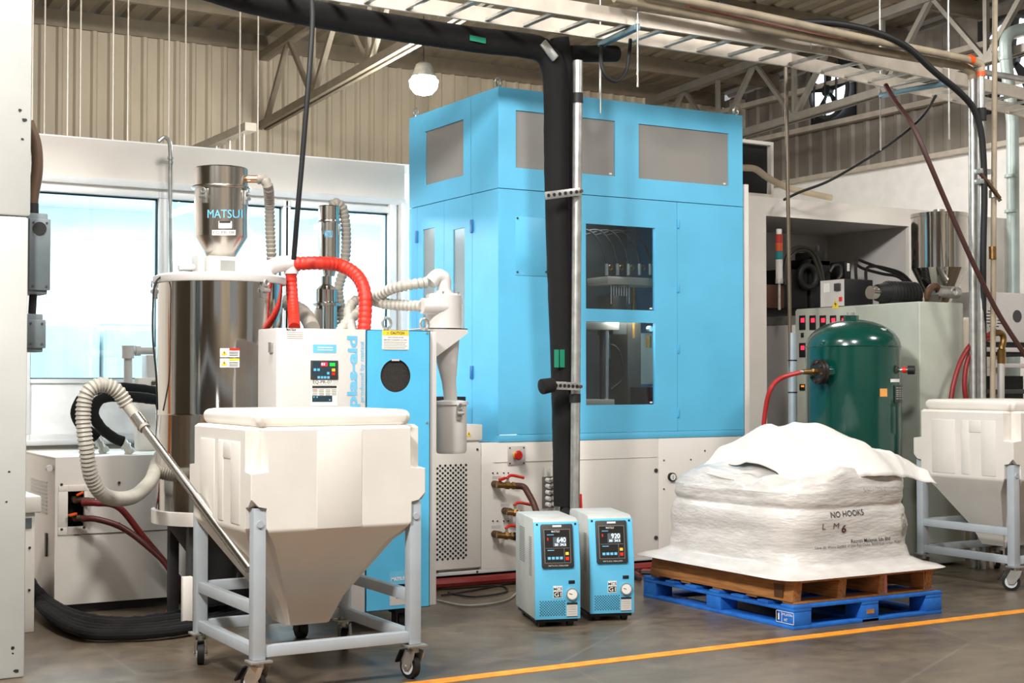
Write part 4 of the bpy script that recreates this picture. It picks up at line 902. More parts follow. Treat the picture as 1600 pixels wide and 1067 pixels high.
# box with warning label on the base beside the tower
q = RY(727, 664, 759, 689, YF - .05); zq = ZB - .0
jb = thing('junction_box', 'white junction box with yellow warning triangle beside the blue tower', 'junction box', ((q[0] + q[1]) / 2, YF, ZB - .02))
MB().box(q[0] - .1, q[1], YF - .0, YF + .25, ZB + .02, q[3]).build('body', WHITE, jb, .004)
MB().box(q[0] - .08, q[1] - .02, YF + .02, YF + .22, ZB - .022, ZB + .02).build('foot', OFFW, jb)
tri_sign(PY(732.5, 678, YF - .001), .022, jb)
q = RY(725, 620, 740, 664, YF + .15)
ub = thing('cable_enclosure', 'black cable entry with grey plate behind the junction box', 'enclosure', (q[0], YF + .3, ZB - .02))
MB().box(q[0] - .2, q[1], YF + .27, YF + .5, ZB - .02, q[3]).build('body', BLACK, ub, .004)
MB().box(q[0] - .15, q[1] - .03, YF + .255, YF + .27, ZB + .14, q[3] - .1).build('plate', GREYG, ub)
for k in range(2): MB().cyl((q[0] + .0, YF + .25, ZB + .18 + .06 * k), (q[0], YF + .256, ZB + .18 + .06 * k), .02, n=12).build('gland', DGREY, ub)
# cables and a red hose on the floor under the base
for k, (z, M_, lab, r) in enumerate(((.05, REDH, 'dark red hose lying under the front edge of the white machine base', .035), (.02, GHOSE, 'thin grey cable trailing on the floor before the white machine base', .007), (.02, BLACK, 'thin black cable curling on the floor before the white machine base', .007))):
    pts = [[(4.55, 9.02, z), (5.1, 9.0, z), (5.6, 9.03, z), (6.2, 9.0, z), (7.2, 9.02, z)], [PZ(684, 938, .01), PZ(730, 946, .01), PZ(790, 938, .01), PZ(820, 918, .01), PZ(880, 905, .01)], [PZ(690, 930, .01), PZ(740, 922, .01), PZ(782, 915, .01), PZ(790, 925, .01), PZ(740, 932, .01), PZ(700, 926, .01)]][k]
    tag(MB().tube(pts, r, 8).build('floor_hose' if k == 0 else 'floor_cable', M_), lab, 'hose' if k == 0 else 'cable')
for k in range(5):
    tag(MB().tube([PZ(1000, 905 - 5 * k, .03), PZ(992, 895 - 4 * k, .03), (6.5 + .1 * k, 8.75 + .03 * k, .03), (7.2, 8.8 + .03 * k, .03)], .016, 8).build('floor_cable', REDH if k % 2 else BLACK), ('black' if k % 2 == 0 else 'red') + ' cable in the heap behind the blue pallet, ' + ('nearest the pallet', 'nearer the pallet', 'middle of the heap', 'nearer the machine', 'nearest the machine')[k], 'cable', 'cables behind the pallet')

# ================================================================== POLE, INSULATED PIPE, CLAMPS
YP = 8.42
pt, pb = PY(903, 95, YP), PY(897, 800, YP)
pl = thing('pole', 'upright galvanised pole in front of the blue machine', 'pole', (pb.x, YP, 0))
MB().cyl((pb.x, YP, 0), pt, .034, n=20).build('tube', ZINC, pl)
for py in (150, 157): p = PY(902.5, py, YP); MB().cyl(p + V((0, 0, -.02)), p + V((0, 0, .02)), .038, n=20).build('tape_band', BLACK, pl)
p = PY(898.5, 622, YP); MB().cyl(p + V((0, 0, -.03)), p + V((0, 0, .03)), .04, n=20).build('tape_band', BLACK, pl)
MB().cyl((pb.x, YP, 0), (pb.x, YP, .012), .08, n=20).build('foot_plate', ZINC, pl)
ip = thing('insulated_pipe', 'thick black foam insulated pipe running overhead then down before the blue machine', 'pipe', PY(885, 800, 8.56))
for k, (pts, off) in enumerate(((((300, -28), (400, 2), (520, 27), (640, 47), (740, 62), (812, 70), (846, 78), (862, 98), (868, 140), (869, 250), (873, 400), (879, 560), (882, 680), (884, 790)), 0), (((874, 60), (880, 110), (880, 200), (882, 330), (884, 450), (888, 600), (889, 700), (890, 800)), .04))):
    P = resample(catmull([PY(x, y, 8.56 + off) for x, y in pts], 8), .05)
    MB().path(P, lambda i: (.088 if k == 0 else .07) * (1 + .03 * noise.noise(V((i * .5, k * 7, 0)))), 16).build('sleeve', FOAM, ip)
MB().cyl(PY(868, 84, 8.6), PY(962, 84, 8.7), .06, n=14).build('branch_sleeve', FOAM, ip)
for (x0_, y0_, x1_, y1_) in ((735, 54, 760, 66), ):
    q = RY(x0_, y0_, x1_, y1_, 8.46); MB().add([(q[0], 8.468, q[2]), (q[1], 8.468, q[2] - .008), (q[1], 8.468, q[3] - .008), (q[0], 8.468, q[3])], [(0, 1, 2, 3)]).build('tape_label', TEAL, ip, smooth=0)
for px in (871, 880):
    q = RY(px - 3, 546, px + 4, 574, 8.46); MB().box(q[0], q[1], 8.474, 8.478, q[2], q[3]).build('tape_label', TEAL, ip, smooth=0)
p = PY(857, 76, 8.56); MB().beam(PY(848, 66, 8.46), PY(868, 92, 8.46), .06, .02, (0, 1, 0)).build('foil_tape', ZINC, ip, .004)
def strut(x0_, y0_, x1_, y1_, label, foam):
    a, b = PY(x0_, y0_, YP - .07), PY(x1_, y1_, YP - .07)
    t = thing('strut_clamp', label, 'bracket', b, 'slotted strut clamps on the pole')
    xs_ = [a.lerp(b, k / 6) for k in range(7)]
    MB().beam(a, b, .012, .055).build('channel', ZINC, t, .003)
    for k in range(6): p = a.lerp(b, (k + .5) / 6.3) + V((0, -.0075, 0)); MB().path([p + V((0, .001, 0)), p + V((0, -.001, 0))], .013, 10).build('slot', DARK, t)
    e = b + V((-.02, .07, 0)); MB().torus(e, (0, 0, 1), .042, .01, 20, 8).build('pipe_ring', RUST, t)
    MB().cyl(b + V((0, -.02, 0)), b + V((0, .05, 0)), .012, n=8).build('bolt', RUST, t)
    if foam: MB().cyl(a + V((-.1, 0, -.01)), a + V((.0, 0, .005)), .055, .05, n=14).build('foam_end', FOAM, t, .01)
strut(852, 306, 907, 299, 'slotted galvanised strut clamp high on the pole', False)
strut(865, 602, 906, 604, 'slotted galvanised strut clamp with black foam end low on the pole', True)
MB().tube([PY(886, 795, 8.56), PY(885, 800, 8.5), PY(876, 812, 8.3)], .04, 10).build('pipe_tail', FOAM, ip)
MB().cyl(PY(885, 735, 8.56), PY(885, 765, 8.56), .05).build('union', ZINC, ip)
p = PY(907, 785, YP); MB().beam(p + V((0, 0, .06)), p + V((.005, 0, -.05)), .02, .012, (0, 1, 0)).build('red_lever', REDP, ip, .004)

# ================================================================== MOULD TEMPERATURE CONTROLLERS
def make_mtc(label, digits):
    Wm, Dm, zb, zt = .278, .566, .05, .652
    t = thing('temperature_controller', label, 'controller', (0, 0, 0), 'blue temperature controllers')
    r = .03; prof = [(0, zb), (0, .352), (.045, zt - .03), (.06, zt - .008), (.085, zt), (Dm - r, zt), (Dm - .008, zt - .01), (Dm, zt - r), (Dm, zb)]
    MB().prism([(0, y + .008, z) for y, z in prof], (Wm, 0, 0)).build('shell', mat('controller_grey', (196, 196, 190), .45, .1), t, .006, 40)
    fp = [(0, zb), (0, .352), (.048, zt - .012), (.052, zt - .012 + .004), (.06, zt - .012), (.012, .352), (.012, zb)]
    fp = [(0, zb), (0, .352), (.046, zt - .02), (.054, zt - .02), (.01, .352), (.01, zb)]
    fr = MB().prism([(-.002, y, z) for y, z in fp], (Wm + .004, 0, 0)).build('front_panel', BLUE, t, .003, 30)
    # sloped upper part: frame with u along x, v up the slope
    a, b = V((0, 0, .352)), V((0, .046, zt - .02)); up = (b - a).normalized(); nn = V((1, 0, 0)).cross(up); H = (b - a).length
    def slab(name, M, u0, u1, v0, v1, d0, d1, parent, bev=.0):
        P = [a + V((Wm * u, 0, 0)) + up * (H * v) for u, v in ((u0, v0), (u1, v0), (u1, v1), (u0, v1))]
        return MB().prism([p + nn * d0 for p in P], nn * (d1 - d0)).build(name, M, parent, bev, smooth=30 if bev else 0)
    bz = slab('display_bezel', mat('bezel_charcoal', (48, 48, 48), .5), .14, .86, .02, .95, .0, .018, t, .012)
    slab('bezel_inset', mat('bezel_edge', (120, 116, 110), .4), .2, .79, .12, .84, .018, .0195, bz)
    sc_ = slab('screen', mat('screen_black', (34, 33, 32), .25), .215, .775, .135, .825, .019, .0205, bz)
    slab('lcd', mat('lcd_glow', (70, 80, 84), .3, emit=(90, 104, 110), estr=.25), .40, .70, .47, .67, .0205, .0212, sc_)
    def tx(body, u, v, w, h, M, dep=.0222, bold=0): text(body, w, h, a + V((Wm * u, 0, 0)) + up * (H * v) + nn * dep, M, sc_, (1, 0, 0), up, bold)
    tx('MATSUI', .46, .79, .05, .012, PAPER, bold=.005); tx(digits, .585, .61, .055, .03, LCD); tx('50  34.5', .56, .51, .07, .014, LCD)
    slab('print_bar', PRINTB, .27, .42, .715, .73, .0205, .0212, sc_); slab('print_bar', PRINTB, .27, .42, .385, .4, .0205, .0212, sc_)
    slab('red_mark', REDP, .27, .3, .6, .66, .0205, .0212, sc_)
    slab('divider', GHOSE, .23, .76, .435, .44, .0205, .0212, sc_); slab('divider', GHOSE, .64, .645, .15, .435, .0205, .0212, sc_)
    for u in (.27, .36, .45, .54): slab('button', PRINTB, u, u + .065, .2, .255, .0205, .022, sc_)
    slab('button', YELL, .67, .74, .29, .35, .0205, .022, sc_); slab('button', REDP, .67, .745, .18, .25, .0205, .022, sc_)
    text('MCS-G1-25H-OM', .12, .009, a + V((Wm * .5, 0, 0)) + up * (H * .065) + nn * .0185, PAPER, bz); slab('top_tag', PAPER, .4, .6, .885, .925, .018, .019, bz)
    for u in (.07, .93): slab('bolt', BLACK, u - .022, u + .022, .93, .97, 0, .004, fr, .003)
    # lower part
    text('MC5', .052, .018, (Wm * .5, -.0025, .232), INK, fr, bold=.008)
    MB().box(Wm * .4, Wm * .6, -.0015, .0, .178, .25).build('badge', PAPER, fr, smooth=0)
    MB().box(Wm * .41, Wm * .59, -.0022, -.0015, .182, .216).build('badge_block', INK, fr, smooth=0); text('G1', .042, .026, (Wm * .5, -.0032, .199), PAPER, fr, bold=.012)
    MB().box(Wm * .74, Wm * .88, -.004, 0, .262, .282).build('switch', BLACK, fr, .002)
    gg = MB().cyl((Wm * .81, 0, .2), (Wm * .81, -.018, .2), .036, n=28).build('pressure_gauge', ZINC, fr)
    MB().cyl((Wm * .81, -.0185, .2), (Wm * .81, -.0195, .2), .03, n=28).build('gauge_dial', PAPER, gg); MB().beam((Wm * .81, -.021, .2), (Wm * .81 - .02, -.021, .206), .003, .001, (0, 1, 0)).build('gauge_needle', INK, gg)
    lb = MB().box(Wm * .7, Wm * .94, -.001, 0, .062, .148).build('rating_label', OFFW, fr, smooth=0); MB().box(Wm * .7, Wm * .94, -.002, -.001, .136, .148).build('label_header', INK, lb, smooth=0); MB().box(Wm * .7, Wm * .94, -.002, -.001, .062, .066).build('label_foot', INK, lb, smooth=0)
    for k in range(4): MB().box(Wm * .73, Wm * .91, -.002, -.001, .08 + k * .014, .0815 + k * .014).build('print_line', GHOSE, lb, smooth=0)
    pf = MB()
    for i in range(19):
        for j in range(11):
            if (i + j) % 2 == 0: x, z = Wm * .11 + i * .0084, .075 + j * .0084; pf.add([(x + .004 * math.cos(q_), -.0012, z + .004 * math.sin(q_)) for q_ in [k * math.pi / 3 for k in range(6)]], [(0, 1, 2, 3, 4, 5)])
    pf.build('perforation', BLACK, fr, smooth=0, stuff=True)
    sv = MB()
    for (ya_, yb_, z0_, n_) in ((.1, .17, .3, 22), (.3, .45, .36, 20)):
        for k in range(n_): sv.box(-.0012, .0, ya_, yb_, z0_ + k * .011, z0_ + k * .011 + .004)
    sv.build('side_vents', mat('vent_shadow', (110, 110, 106), .6), t, smooth=0, stuff=True)
    for x in (.05, Wm - .05):
        for y in (.06, Dm - .06):
            MB().cyl((x - .018, y, .028), (x + .018, y, .028), .028, n=18).build('caster', BLACK, t); 
    MB().box(.01, Wm - .01, .02, Dm - .02, .03, zb).build('base', BLACK, t)
    return t
m1 = make_mtc('blue fronted temperature controller reading 640, left of the pair', '640')
m1.location = (4.446, 7.36, 0); m1.rotation_euler = (0, 0, math.radians(-18.5))
m2 = make_mtc('blue fronted temperature controller reading 920, right of the pair', '920')
m2.location = (4.853, 7.376, 0); m2.rotation_euler = (0, 0, math.radians(-19.5))
# ================================================================== PALLETS AND BULK BAG
px0, px1, py0, py1 = 5.745, 6.985, 6.525, 8.07
pp = thing('blue_pallet', 'bright blue painted wooden block pallet on the floor by the orange line', 'pallet', ((px0 + px1) / 2, (py0 + py1) / 2, 0))
bxs = [px0, (px0 + px1) / 2 - .07, px1 - .14]; bys = [py0, (py0 + py1) / 2 - .075, py1 - .15]
for x in bxs:
    MB().box(x, x + .14, py0, py1, 0, .022).build('bottom_board', PBLUE, pp, .003)
    MB().box(x, x + .14, py0, py1, .105, .123).build('stringer_board', PBLUE, pp, .003)
    for y in bys: MB().box(x + .001, x + .139, y + .001, y + .149, .022, .105).build('block', PBLUE, pp, .004)
for y in (py0, py1 - .14): MB().box(px0 + .14, px1 - .14, y, y + .14, 0, .02).build('bottom_board', PBLUE, pp, .003)
for k in range(7):
    y = py0 + (py1 - py0 - .12) * k / 6; MB().box(px0, px1, y, y + .12 - .02 * (k % 2), .123, .143).build('deck_board', PBLUE, pp, .003)
p = V((bxs[1] + .07, py0 - .001, .06)); MB().box(p.x - .03, p.x + .03, py0 - .001, py0 + .002, .05, .075).build('bare_patch', WOOD, pp, smooth=0)
# stencilled mark on the block facing the controllers
y_ = py0 + .1; bk = px0 - .0015
for u0, u1, z0, z1 in ((.0, .16, .03, .033), (.0, .16, .098, .101), (.0, .003, .03, .101), (.157, .16, .03, .101), (.05, .053, .03, .101)): MB().box(bk, px0, y_ - u1 + .06, y_ - u0 + .06, z0, z1).build('stencil_line', PAPER, pp, smooth=0)
text('MLJ0206', .09, .018, (bk - .001, y_ - .045, .082), PAPER, pp, (0, -1, 0)); text('HT', .03, .018, (bk - .001, y_ - .03, .052), PAPER, pp, (0, -1, 0))
text('I', .012, .04, (bk - .001, y_ + .035, .066), PAPER, pp, (0, -1, 0), bold=.03)
wp = thing('wooden_pallet', 'raw pine pallet stacked on the blue pallet under the bag', 'pallet', ((px0 + px1) / 2, (py0 + py1) / 2, .143))
wx0, wx1, wy0, wy1 = px0 + .03, px1 - .02, py0 + .04, py1 - .05
for k in range(5):
    y = wy0 + (wy1 - wy0 - .1) * k / 4; MB().box(wx0, wx1, y, y + .1, .143, .157).build('bottom_board', WOOD, wp, .002)
    MB().box(wx0, wx1, y - .02 + .01 * k, y + .14, .272, .288).build('top_board', WOOD, wp, .002)
PINK = mat('pink_end_paint', (222, 140, 132), .6)
for k, x in enumerate((wx0, wx0 + .36, wx0 + .7, wx1 - .09)):
    st = MB().prism([(x - .01, wy0 + .0, .157), (x + .06, wy0, .157), (x + .075, wy0, .272), (x + .012, wy0, .272)], (0, wy1 - wy0, 0)).build('stringer', WOOD, wp, .003)
    if k == 2: MB().box(x + .045, x + .07, wy0 - .002, wy0 + .01, .158, .271).build('painted_end', PINK, st)
    if k == 3: MB().box(x - .02, x - .012, wy0 - .01, wy0 + .1, .16, .27).build('splint', WOOD, st)
for k in range(2): flat('stamp', mat('brown_stamp', (70, 46, 26), .7), wp, (wx0, wx0, 0, 0), 0) if False else None
MB().box(wx0 - .012, wx0 - .009, wy0 + .08, wy0 + .16, .175, .255).build('stamp', mat('brown_stamp', (96, 62, 34), .7), wp, smooth=0)
bag = thing('bulk_bag', 'white woven bulk bag wrapped in film on the stacked pallets', 'bag', ((px0 + px1) / 2, (py0 + py1) / 2, .288))
bcx, bcy = 6.36, 7.30
N_ = 120
def sup(a, b, e, t): c, s = math.cos(t), math.sin(t); return math.copysign(abs(c) ** (2 / e), c) * a, math.copysign(abs(s) ** (2 / e), s) * b
LV = [(.29, .68, .80, 14, 0, 0), (.296, .70, .82, 12, 0, 0), (.31, .68, .79, 10, 0, 0), (.325, .63, .75, 7, 0, 0), (.36, .575, .70, 5.5, 0, 0), (.44, .57, .685, 5, 0, 0), (.56, .575, .69, 5, 0, 0), (.66, .575, .685, 4.6, 0, 0), (.70, .56, .67, 4.4, 0, 0), (.73, .57, .68, 4.4, 0, 0), (.80, .575, .68, 4.2, 0, 0), (.86, .56, .66, 4, 0, 0), (.89, .53, .63, 3.6, 0, 0), (.90, .47, .56, 3.2, 0, 0), (.915, .38, .46, 2.6, .02, 0), (.97, .28, .35, 2.2, .08, .0), (1.03, .2, .25, 2, .12, 0), (1.08, .1, .12, 2, .15, 0), (1.09, .01, .01, 2, .15, 0)]
# smooth the profile list
prof = []
for i in range(len(LV) - 1):
    for k in range(4):
        t = k / 4; prof.append([LV[i][j] * (1 - t) + LV[i + 1][j] * t for j in range(6)])
prof.append(list(LV[-1]))
BR = []
for z, a, b, e, ox_, oy_ in prof:
    ring = []
    for k in range(N_):
        t = 2 * math.pi * k / N_; x, y = sup(a, b, e, t); P = V((bcx + ox_ + x, bcy + oy_ + y, z))
        f = min(1, max(0, (z - .31) / .1)); d = V((math.cos(t), math.sin(t), 0))
        w_ = noise.noise(V((P.x * 1.6, P.y * 1.6, z * 9))) * .02 + noise.noise(V((P.x * 5, P.y * 5, z * 22))) * .008
        if z > .86: w_ += noise.noise(V((P.x * 4, P.y * 4, z * 5))) * .035
        P += d * w_ * f
        if z > .8:
            P.z += (noise.noise(V((P.x * 2.3, P.y * 2.3, 7))) * .05 + abs(noise.noise(V((P.x * 6, P.y * 5, 3)))) * .05) * min(1, (z - .8) / .08)
            P.z += (P.x - 6.2) * .04
        ring.append(P)
    BR.append(ring)
bo = MB().rings(BR).build('sack', FILM, bag, smooth=60)
# loose top cloth thrown over towards the right
fv = []; ff = []; nu, nv = 64, 44
for i in range(nu + 1):
    for j in range(nv + 1):
        u, v = i / nu, j / nv
        x = 5.98 + 1.12 * u + .05 * noise.noise(V((v * 5, 2, 1))) * (1 if u > .9 else .4)
        y = 6.64 + .04 * math.sin(u * 9) + (.12 if u < .25 else 0) * (1 - u * 4) + .95 * v
        dome = .20 * math.exp(-((u - .36) / .30) ** 2) * math.exp(-((v - .5) / .36) ** 2)
        z = .985 + dome + .075 * math.exp(-((u - .12) / .07) ** 2) * math.exp(-((v - .55) / .4) ** 2) - .07 * max(0, u - .5) * 2 * .3
        edge = max(0, .2 - v) / .2
        z -= edge ** 1.3 * .15 + max(0, (.15 - u) / .15) ** 1.5 * .12
        w_ = V((x * 3.2, y * 2.2, 5)); r1 = 1 - abs(noise.noise(w_)) * 2; r2 = 1 - abs(noise.noise(w_ * 2.3 + V((4, 1, 0)))) * 2
        z += r1 * .03 + r2 * .016
        if u > .86: z -= (u - .86) ** 2 * 2.2 * (1 + .8 * noise.noise(V((v * 9, 0, 4)))); x += .03 * noise.noise(V((v * 14, 3, 3)))
        fv.append((x, y, z))
for i in range(nu):
    for j in range(nv): a_ = i * (nv + 1) + j; ff.append((a_, a_ + nv + 1, a_ + nv + 2, a_ + 1))
fl = MB().add(fv, ff).build('top_flap', BAGM, bag, smooth=60)
sm = fl.modifiers.new('thick', 'SOLIDIFY'); sm.thickness = .004; sm.offset = -1
# printing on the bag front
vs_ = [v for r in BR for v in r]; fs_ = [(i * N_ + k, i * N_ + (k + 1) % N_, (i + 1) * N_ + (k + 1) % N_, (i + 1) * N_ + k) for i in range(len(BR) - 1) for k in range(N_)]
bvh = BVHTree.FromPolygons(vs_, fs_)
def on_bag(x, z):
    r = bvh.ray_cast(V((x, 5.5, z)), V((0, 1, 0)))
    return (r[0] + V((0, -.004, 0))) if r[0] else V((x, 6.62, z))
def bag_text(body, px_, py_, w, h, M, bold=0, skew=0):
    c = PY(px_, py_, 6.62); vs, fs = text_mesh(body, w, h, bold)
    MB().add([on_bag(c.x + x, c.z + y + skew * x) for x, y in vs], fs).build('lettering', M, bag, smooth=0)
BINK = mat('faded_black_ink', (70, 66, 64), .7)
bag_text('NO HOOKS', 1323, 802, .28, .036, BINK, .008, .02)
bag_text('Recron Malaysia Sdn Bhd', 1360, 844, .34, .03, INK, .006)
bag_text('Level 20, Wisma Goldhill, 67 Jalan Raja Chulan, 50200 Kuala Lumpur, Malaysia', 1345, 851.5, .74, .022, BINK)
bag_text('L   M', 1296, 822, .13, .035, BINK)
bag_text('6', 1317, 826, .04, .05, mat('maroon_ink', (84, 30, 50), .6), .02)
bag_text('NET 1170KG', 1366, 764, .19, .03, mat('pale_grey_ink', (190, 186, 182), .7))
cR = PY(1411, 820, 6.65)
for r0, r1 in ((.074, .068), (.062, .058)):
    M_ = MB(); n = 40; vv = []
    for k in range(n):
        a_ = 2 * math.pi * k / n
        for r in (r0, r1): vv.append(on_bag(min(6.93, cR.x + r * .55 * math.cos(a_)), cR.z + r * math.sin(a_)))
    M_.add(vv, [(2 * k, 2 * k + 1, (2 * k + 3) % (2 * n), (2 * k + 2) % (2 * n)) for k in range(n)]).build('round_stamp', GHOSE, bag, smooth=0)
M_ = MB()
for k in range(6):
    a_ = k * math.pi / 3; c = V((cR.x + .026 * .55 * math.cos(a_), 0, cR.z + .026 * math.sin(a_)))
    M_.add([on_bag(min(6.93, c.x + .018 * .6 * math.cos(b_)), c.z + .018 * math.sin(b_)) for b_ in [j * math.pi / 4 for j in range(8)]], [tuple(range(8))])
M_.build('round_stamp', GHOSE, bag, smooth=0)

# ================================================================== GREEN AIR RECEIVER
TX, TY, TR = 7.9, 8.27, .365
tk = thing('air_receiver', 'dark green domed air receiver tank standing behind the white bag', 'tank', (TX, TY, 0))
zs_ = 1.75; dome = [(TR * math.cos(a_), zs_ + .215 * math.sin(a_)) for a_ in [k * math.pi / 2 / 10 for k in range(10)]]
MB().lathe([(TR * .6, .18), (TR * .9, .22), (TR, .32), (TR, zs_ - .004), (TR + .006, zs_), (TR, zs_ + .004)] + dome[1:] + [(.03, zs_ + .215)], TX, TY, 56).build('shell', GREEN, tk)
for k in range(3):
    a_ = k * 2.1 + .5; MB().beam((TX + .28 * math.cos(a_), TY + .28 * math.sin(a_), 0), (TX + .28 * math.cos(a_), TY + .28 * math.sin(a_), .35), .06, .06).build('leg', GREEN, tk)
MB().cyl((TX - .02, TY, zs_ + .2), (TX - .02, TY, zs_ + .245), .06, n=8).build('top_plug', GREEN, tk); MB().cyl((TX - .02, TY, zs_ + .245), (TX - .02, TY, zs_ + .27), .03, n=8).build('plug_cap', ZINC, tk)
tc_ = (TX, TY, TR, 1333, 73)
p, n = on_cyl(1283, 581, *tc_, 0); n = (-CR * .93 - V((CF.x, CF.y, 0)) * .37).normalized()
fl_ = MB().cyl(p - n * .1, p + n * .09, .045).build('side_nozzle', GREEN, tk)
MB().cyl(p + n * .06, p + n * .085, .098, n=24).build('flange', mat('dark_flange', (44, 38, 34), .45, .3), fl_); MB().cyl(p + n * .088, p + n * .11, .095, n=24).build('blind_flange', MATS['dark_flange'], fl_)
r_ = n.cross(V((0, 0, 1))).normalized()
for k in range(8):
    a_ = k * math.pi / 4 + .2; q = p + (r_ * math.cos(a_) + V((0, 0, 1)) * math.sin(a_)) * .075; MB().cyl(q + n * .05, q + n * .125, .011, n=6).build('flange_bolt', RUST, fl_)
q = p + n * .11; MB().cyl(q, q + n * .05, .026, n=6).build('bush', BRASS, fl_); MB().cyl(q + n * .05, q + n * .12, .02).build('tail', BRASS, fl_); MB().cyl(q + n * .1, q + n * .15, .013).build('hose_barb', ZINC, fl_)
h = MB().tube([q + n * .13, PY(1222, 590, 8.3), PY(1205, 606, 8.3), PY(1196, 640, 8.35), PY(1191, 700, 8.4), PY(1190, 780, 8.5), V((7.55, 8.7, .02))], .018, 10).build('air_hose', mat('bright_red_hose', (168, 34, 32), .45))
tag(h, 'red air hose drooping from the brass fitting on the green tank', 'hose')
p, n = on_cyl(1396, 578, *tc_, 0); n = (CR * .9 - V((CF.x, CF.y, 0)) * .4).normalized()
kn = MB().cyl(p, p + n * .07, .014).build('drain_valve', ZINC, tk); MB().cyl(p + n * .02, p + n * .05, .024).build('red_collar', REDP, kn); MB().cyl(p + n * .06, p + n * .11, .034, n=20).build('black_knob', BLACK, kn)
cyl_patch('orange_sticker', mat('orange_sticker_paper', (240, 170, 90), .6), tk, 1356.5, 607, 1369, 619.5, *tc_)
cyl_patch('white_sticker', PAPER, tk, 1375, 592, 1394, 597, *tc_)
pt_ = cyl_patch('name_plate', mat('plate_dark', (46, 54, 50), .4), tk, 1382, 602, 1404, 629, *tc_, eps=.006)
for y in (605, 609, 612, 615, 618, 622):
    for x0_, x1_ in ((1384.5, 1389.5), (1391, 1395), (1397, 1401.5)): cyl_patch('plate_print', GREYG, pt_, x0_, y, x1_, y + 1.6, *tc_, eps=.009)

# ================================================================== RIGHT-HAND MACHINE
YM = 9.62
wm = thing('white_machine_frame', 'white machine housing with deep open bay right of the blue machine', 'machine', (8.6, 10.2, 0))
a = PY(1163, 305, YM); o0, o1 = PY(1197, 337, YM), PY(1420, 352, YM); zo = o0.z; XE = PY(1500, 340, YM).x
MB().panelY(X1 + .03, XE, 0, a.z, YM, YM + .04, [(o0.x, o1.x, 0, zo)]).build('front_frame', WHITE, wm, smooth=0)
MB().box(X1 + .03, XE, YM + .04, YM + 1.2, a.z - .03, a.z).build('roof', WHITE, wm, smooth=0)
MB().box(o0.x - .02, o1.x + .3, YM + .04, YM + 1.1, zo, zo + .02).build('bay_ceiling', OFFW, wm, smooth=0)
MB().box(o1.x, o1.x + .02, YM + .04, YM + 1.1, 0, zo).build('bay_side', OFFW, wm, smooth=0)
MB().box(o0.x - .02, o0.x, YM + .04, YM + 1.1, 0, zo).build('bay_side', OFFW, wm, smooth=0)
MB().box(o0.x - .02, o1.x + .02, YM + 1.1, YM + 1.13, 0, zo).build('bay_back', OFFW, wm, smooth=0)
MB().box(X1 + .02, X1 + .06, YM - .55, YM, 0, a.z).build('left_cheek', WHITE, wm, smooth=0)
# far white cabinet behind the feed hopper
q = RY(1500, 335, 1578, 470, 10.4); fb = thing('white_cabinet', 'plain off-white cabinet behind the feed hopper at the right', 'cabinet', ((q[0] + q[1]) / 2, 10.6, 0))
MB().box(q[0] - .3, q[1], 10.4, 11.1, 0, q[3]).build('body', WHITE, fb, .01); MB().box(q[0] - .25, q[1] - .05, 10.39, 10.4, .2, q[3] - .1).build('door', WHITE, fb, .004)
# control cabinet that runs towards the viewer
XC = 8.5; yc0, yc1 = 8.15, 9.61; zc_ = 2.118
cb = thing('extruder_cabinet', 'grey green extruder control cabinet with red digital displays behind the tank', 'cabinet', (8.8, 8.9, 0))
MB().box(XC, 9.0, yc0, yc1, .02, zc_).build('body', GREYG, cb, .012, seg=3)
MB().box(XC - .004, XC, yc0 + .02, PX(1338, 520, XC).y - .004, .1, zc_ - .015).build('side_door', GREYG, cb, .002)
MB().box(XC - .004, XC, PX(1338, 520, XC).y + .004, yc1 - .0, .1, zc_ - .015).build('display_panel', GREYG, cb, .002)
q = RX(1190, 500, 1243, 690, XC); MB().box(XC, 9.0, yc1 + .01, q[1], .02, 1.98).build('rear_door', OFFW, cb, .004)
MB().box(XC, 9.1, yc1 + .005, q[1], 1.98, 2.06).build('shelf', ZINC, cb)
def dsp(px, py, w, h, M, nm):
    r = RX(px - w, py - h, px + w, py + h, XC - .006); o = MB().box(XC - .014, XC - .004, r[0], r[1], r[2], r[3]).build('digital_display', BLACK, cb, .002)
    r = RX(px - w * .6, py - h * .62, px + w * .6, py - h * .05, XC - .015); MB().box(XC - .0155, XC - .014, r[0], r[1], r[2], r[3]).build('lit_digits', M, o, smooth=0)
for px in (1254, 1270, 1286, 1302, 1318): dsp(px, 504, 4.6, 11, LEDR, 'd')
dsp(1254, 547, 4.6, 11, LEDR, 'd'); dsp(1254, 523.5, 1.8, 3.5, DGREY, 'd'); dsp(1254, 605, 4, 5, mat('orange_led', (120, 60, 10), .4, emit=(250, 130, 30), estr=1), 'd')
# operator box on top
ya_, yb_ = PX(1319, 460, XC).y, PX(1282, 460, XC).y; xr_ = PY(1364, 455, ya_).x; zt_ = PX(1300, 437, XC).z
ob = thing('operator_box', 'white and black operator box with lightning warning sign on the grey green cabinet', 'control box', (XC + .1, (ya_ + yb_) / 2, zc_))
MB().box(XC + .003, xr_, ya_, yb_, zc_ + .001, zt_).build('body', BLACK, ob, .004); MB().box(XC - .002, XC + .003, ya_ + .002, yb_ - .002, zc_ + .003, zt_ - .003).build('face', OFFW, ob)
p = PX(1305.5, 475, XC - .003); tri_sign(p, .045, ob, (0, -1, 0)); r = RX(1305, 443, 1314, 454, XC - .002); MB().box(XC - .02, XC - .002, r[0], r[1], r[2], r[3]).build('rotary_switch', DGREY, ob, .004)
r = RX(1312, 464, 1316, 470, XC - .002); MB().box(XC - .012, XC - .002, r[0], r[1], r[2], r[3]).build('red_button', REDP, ob)
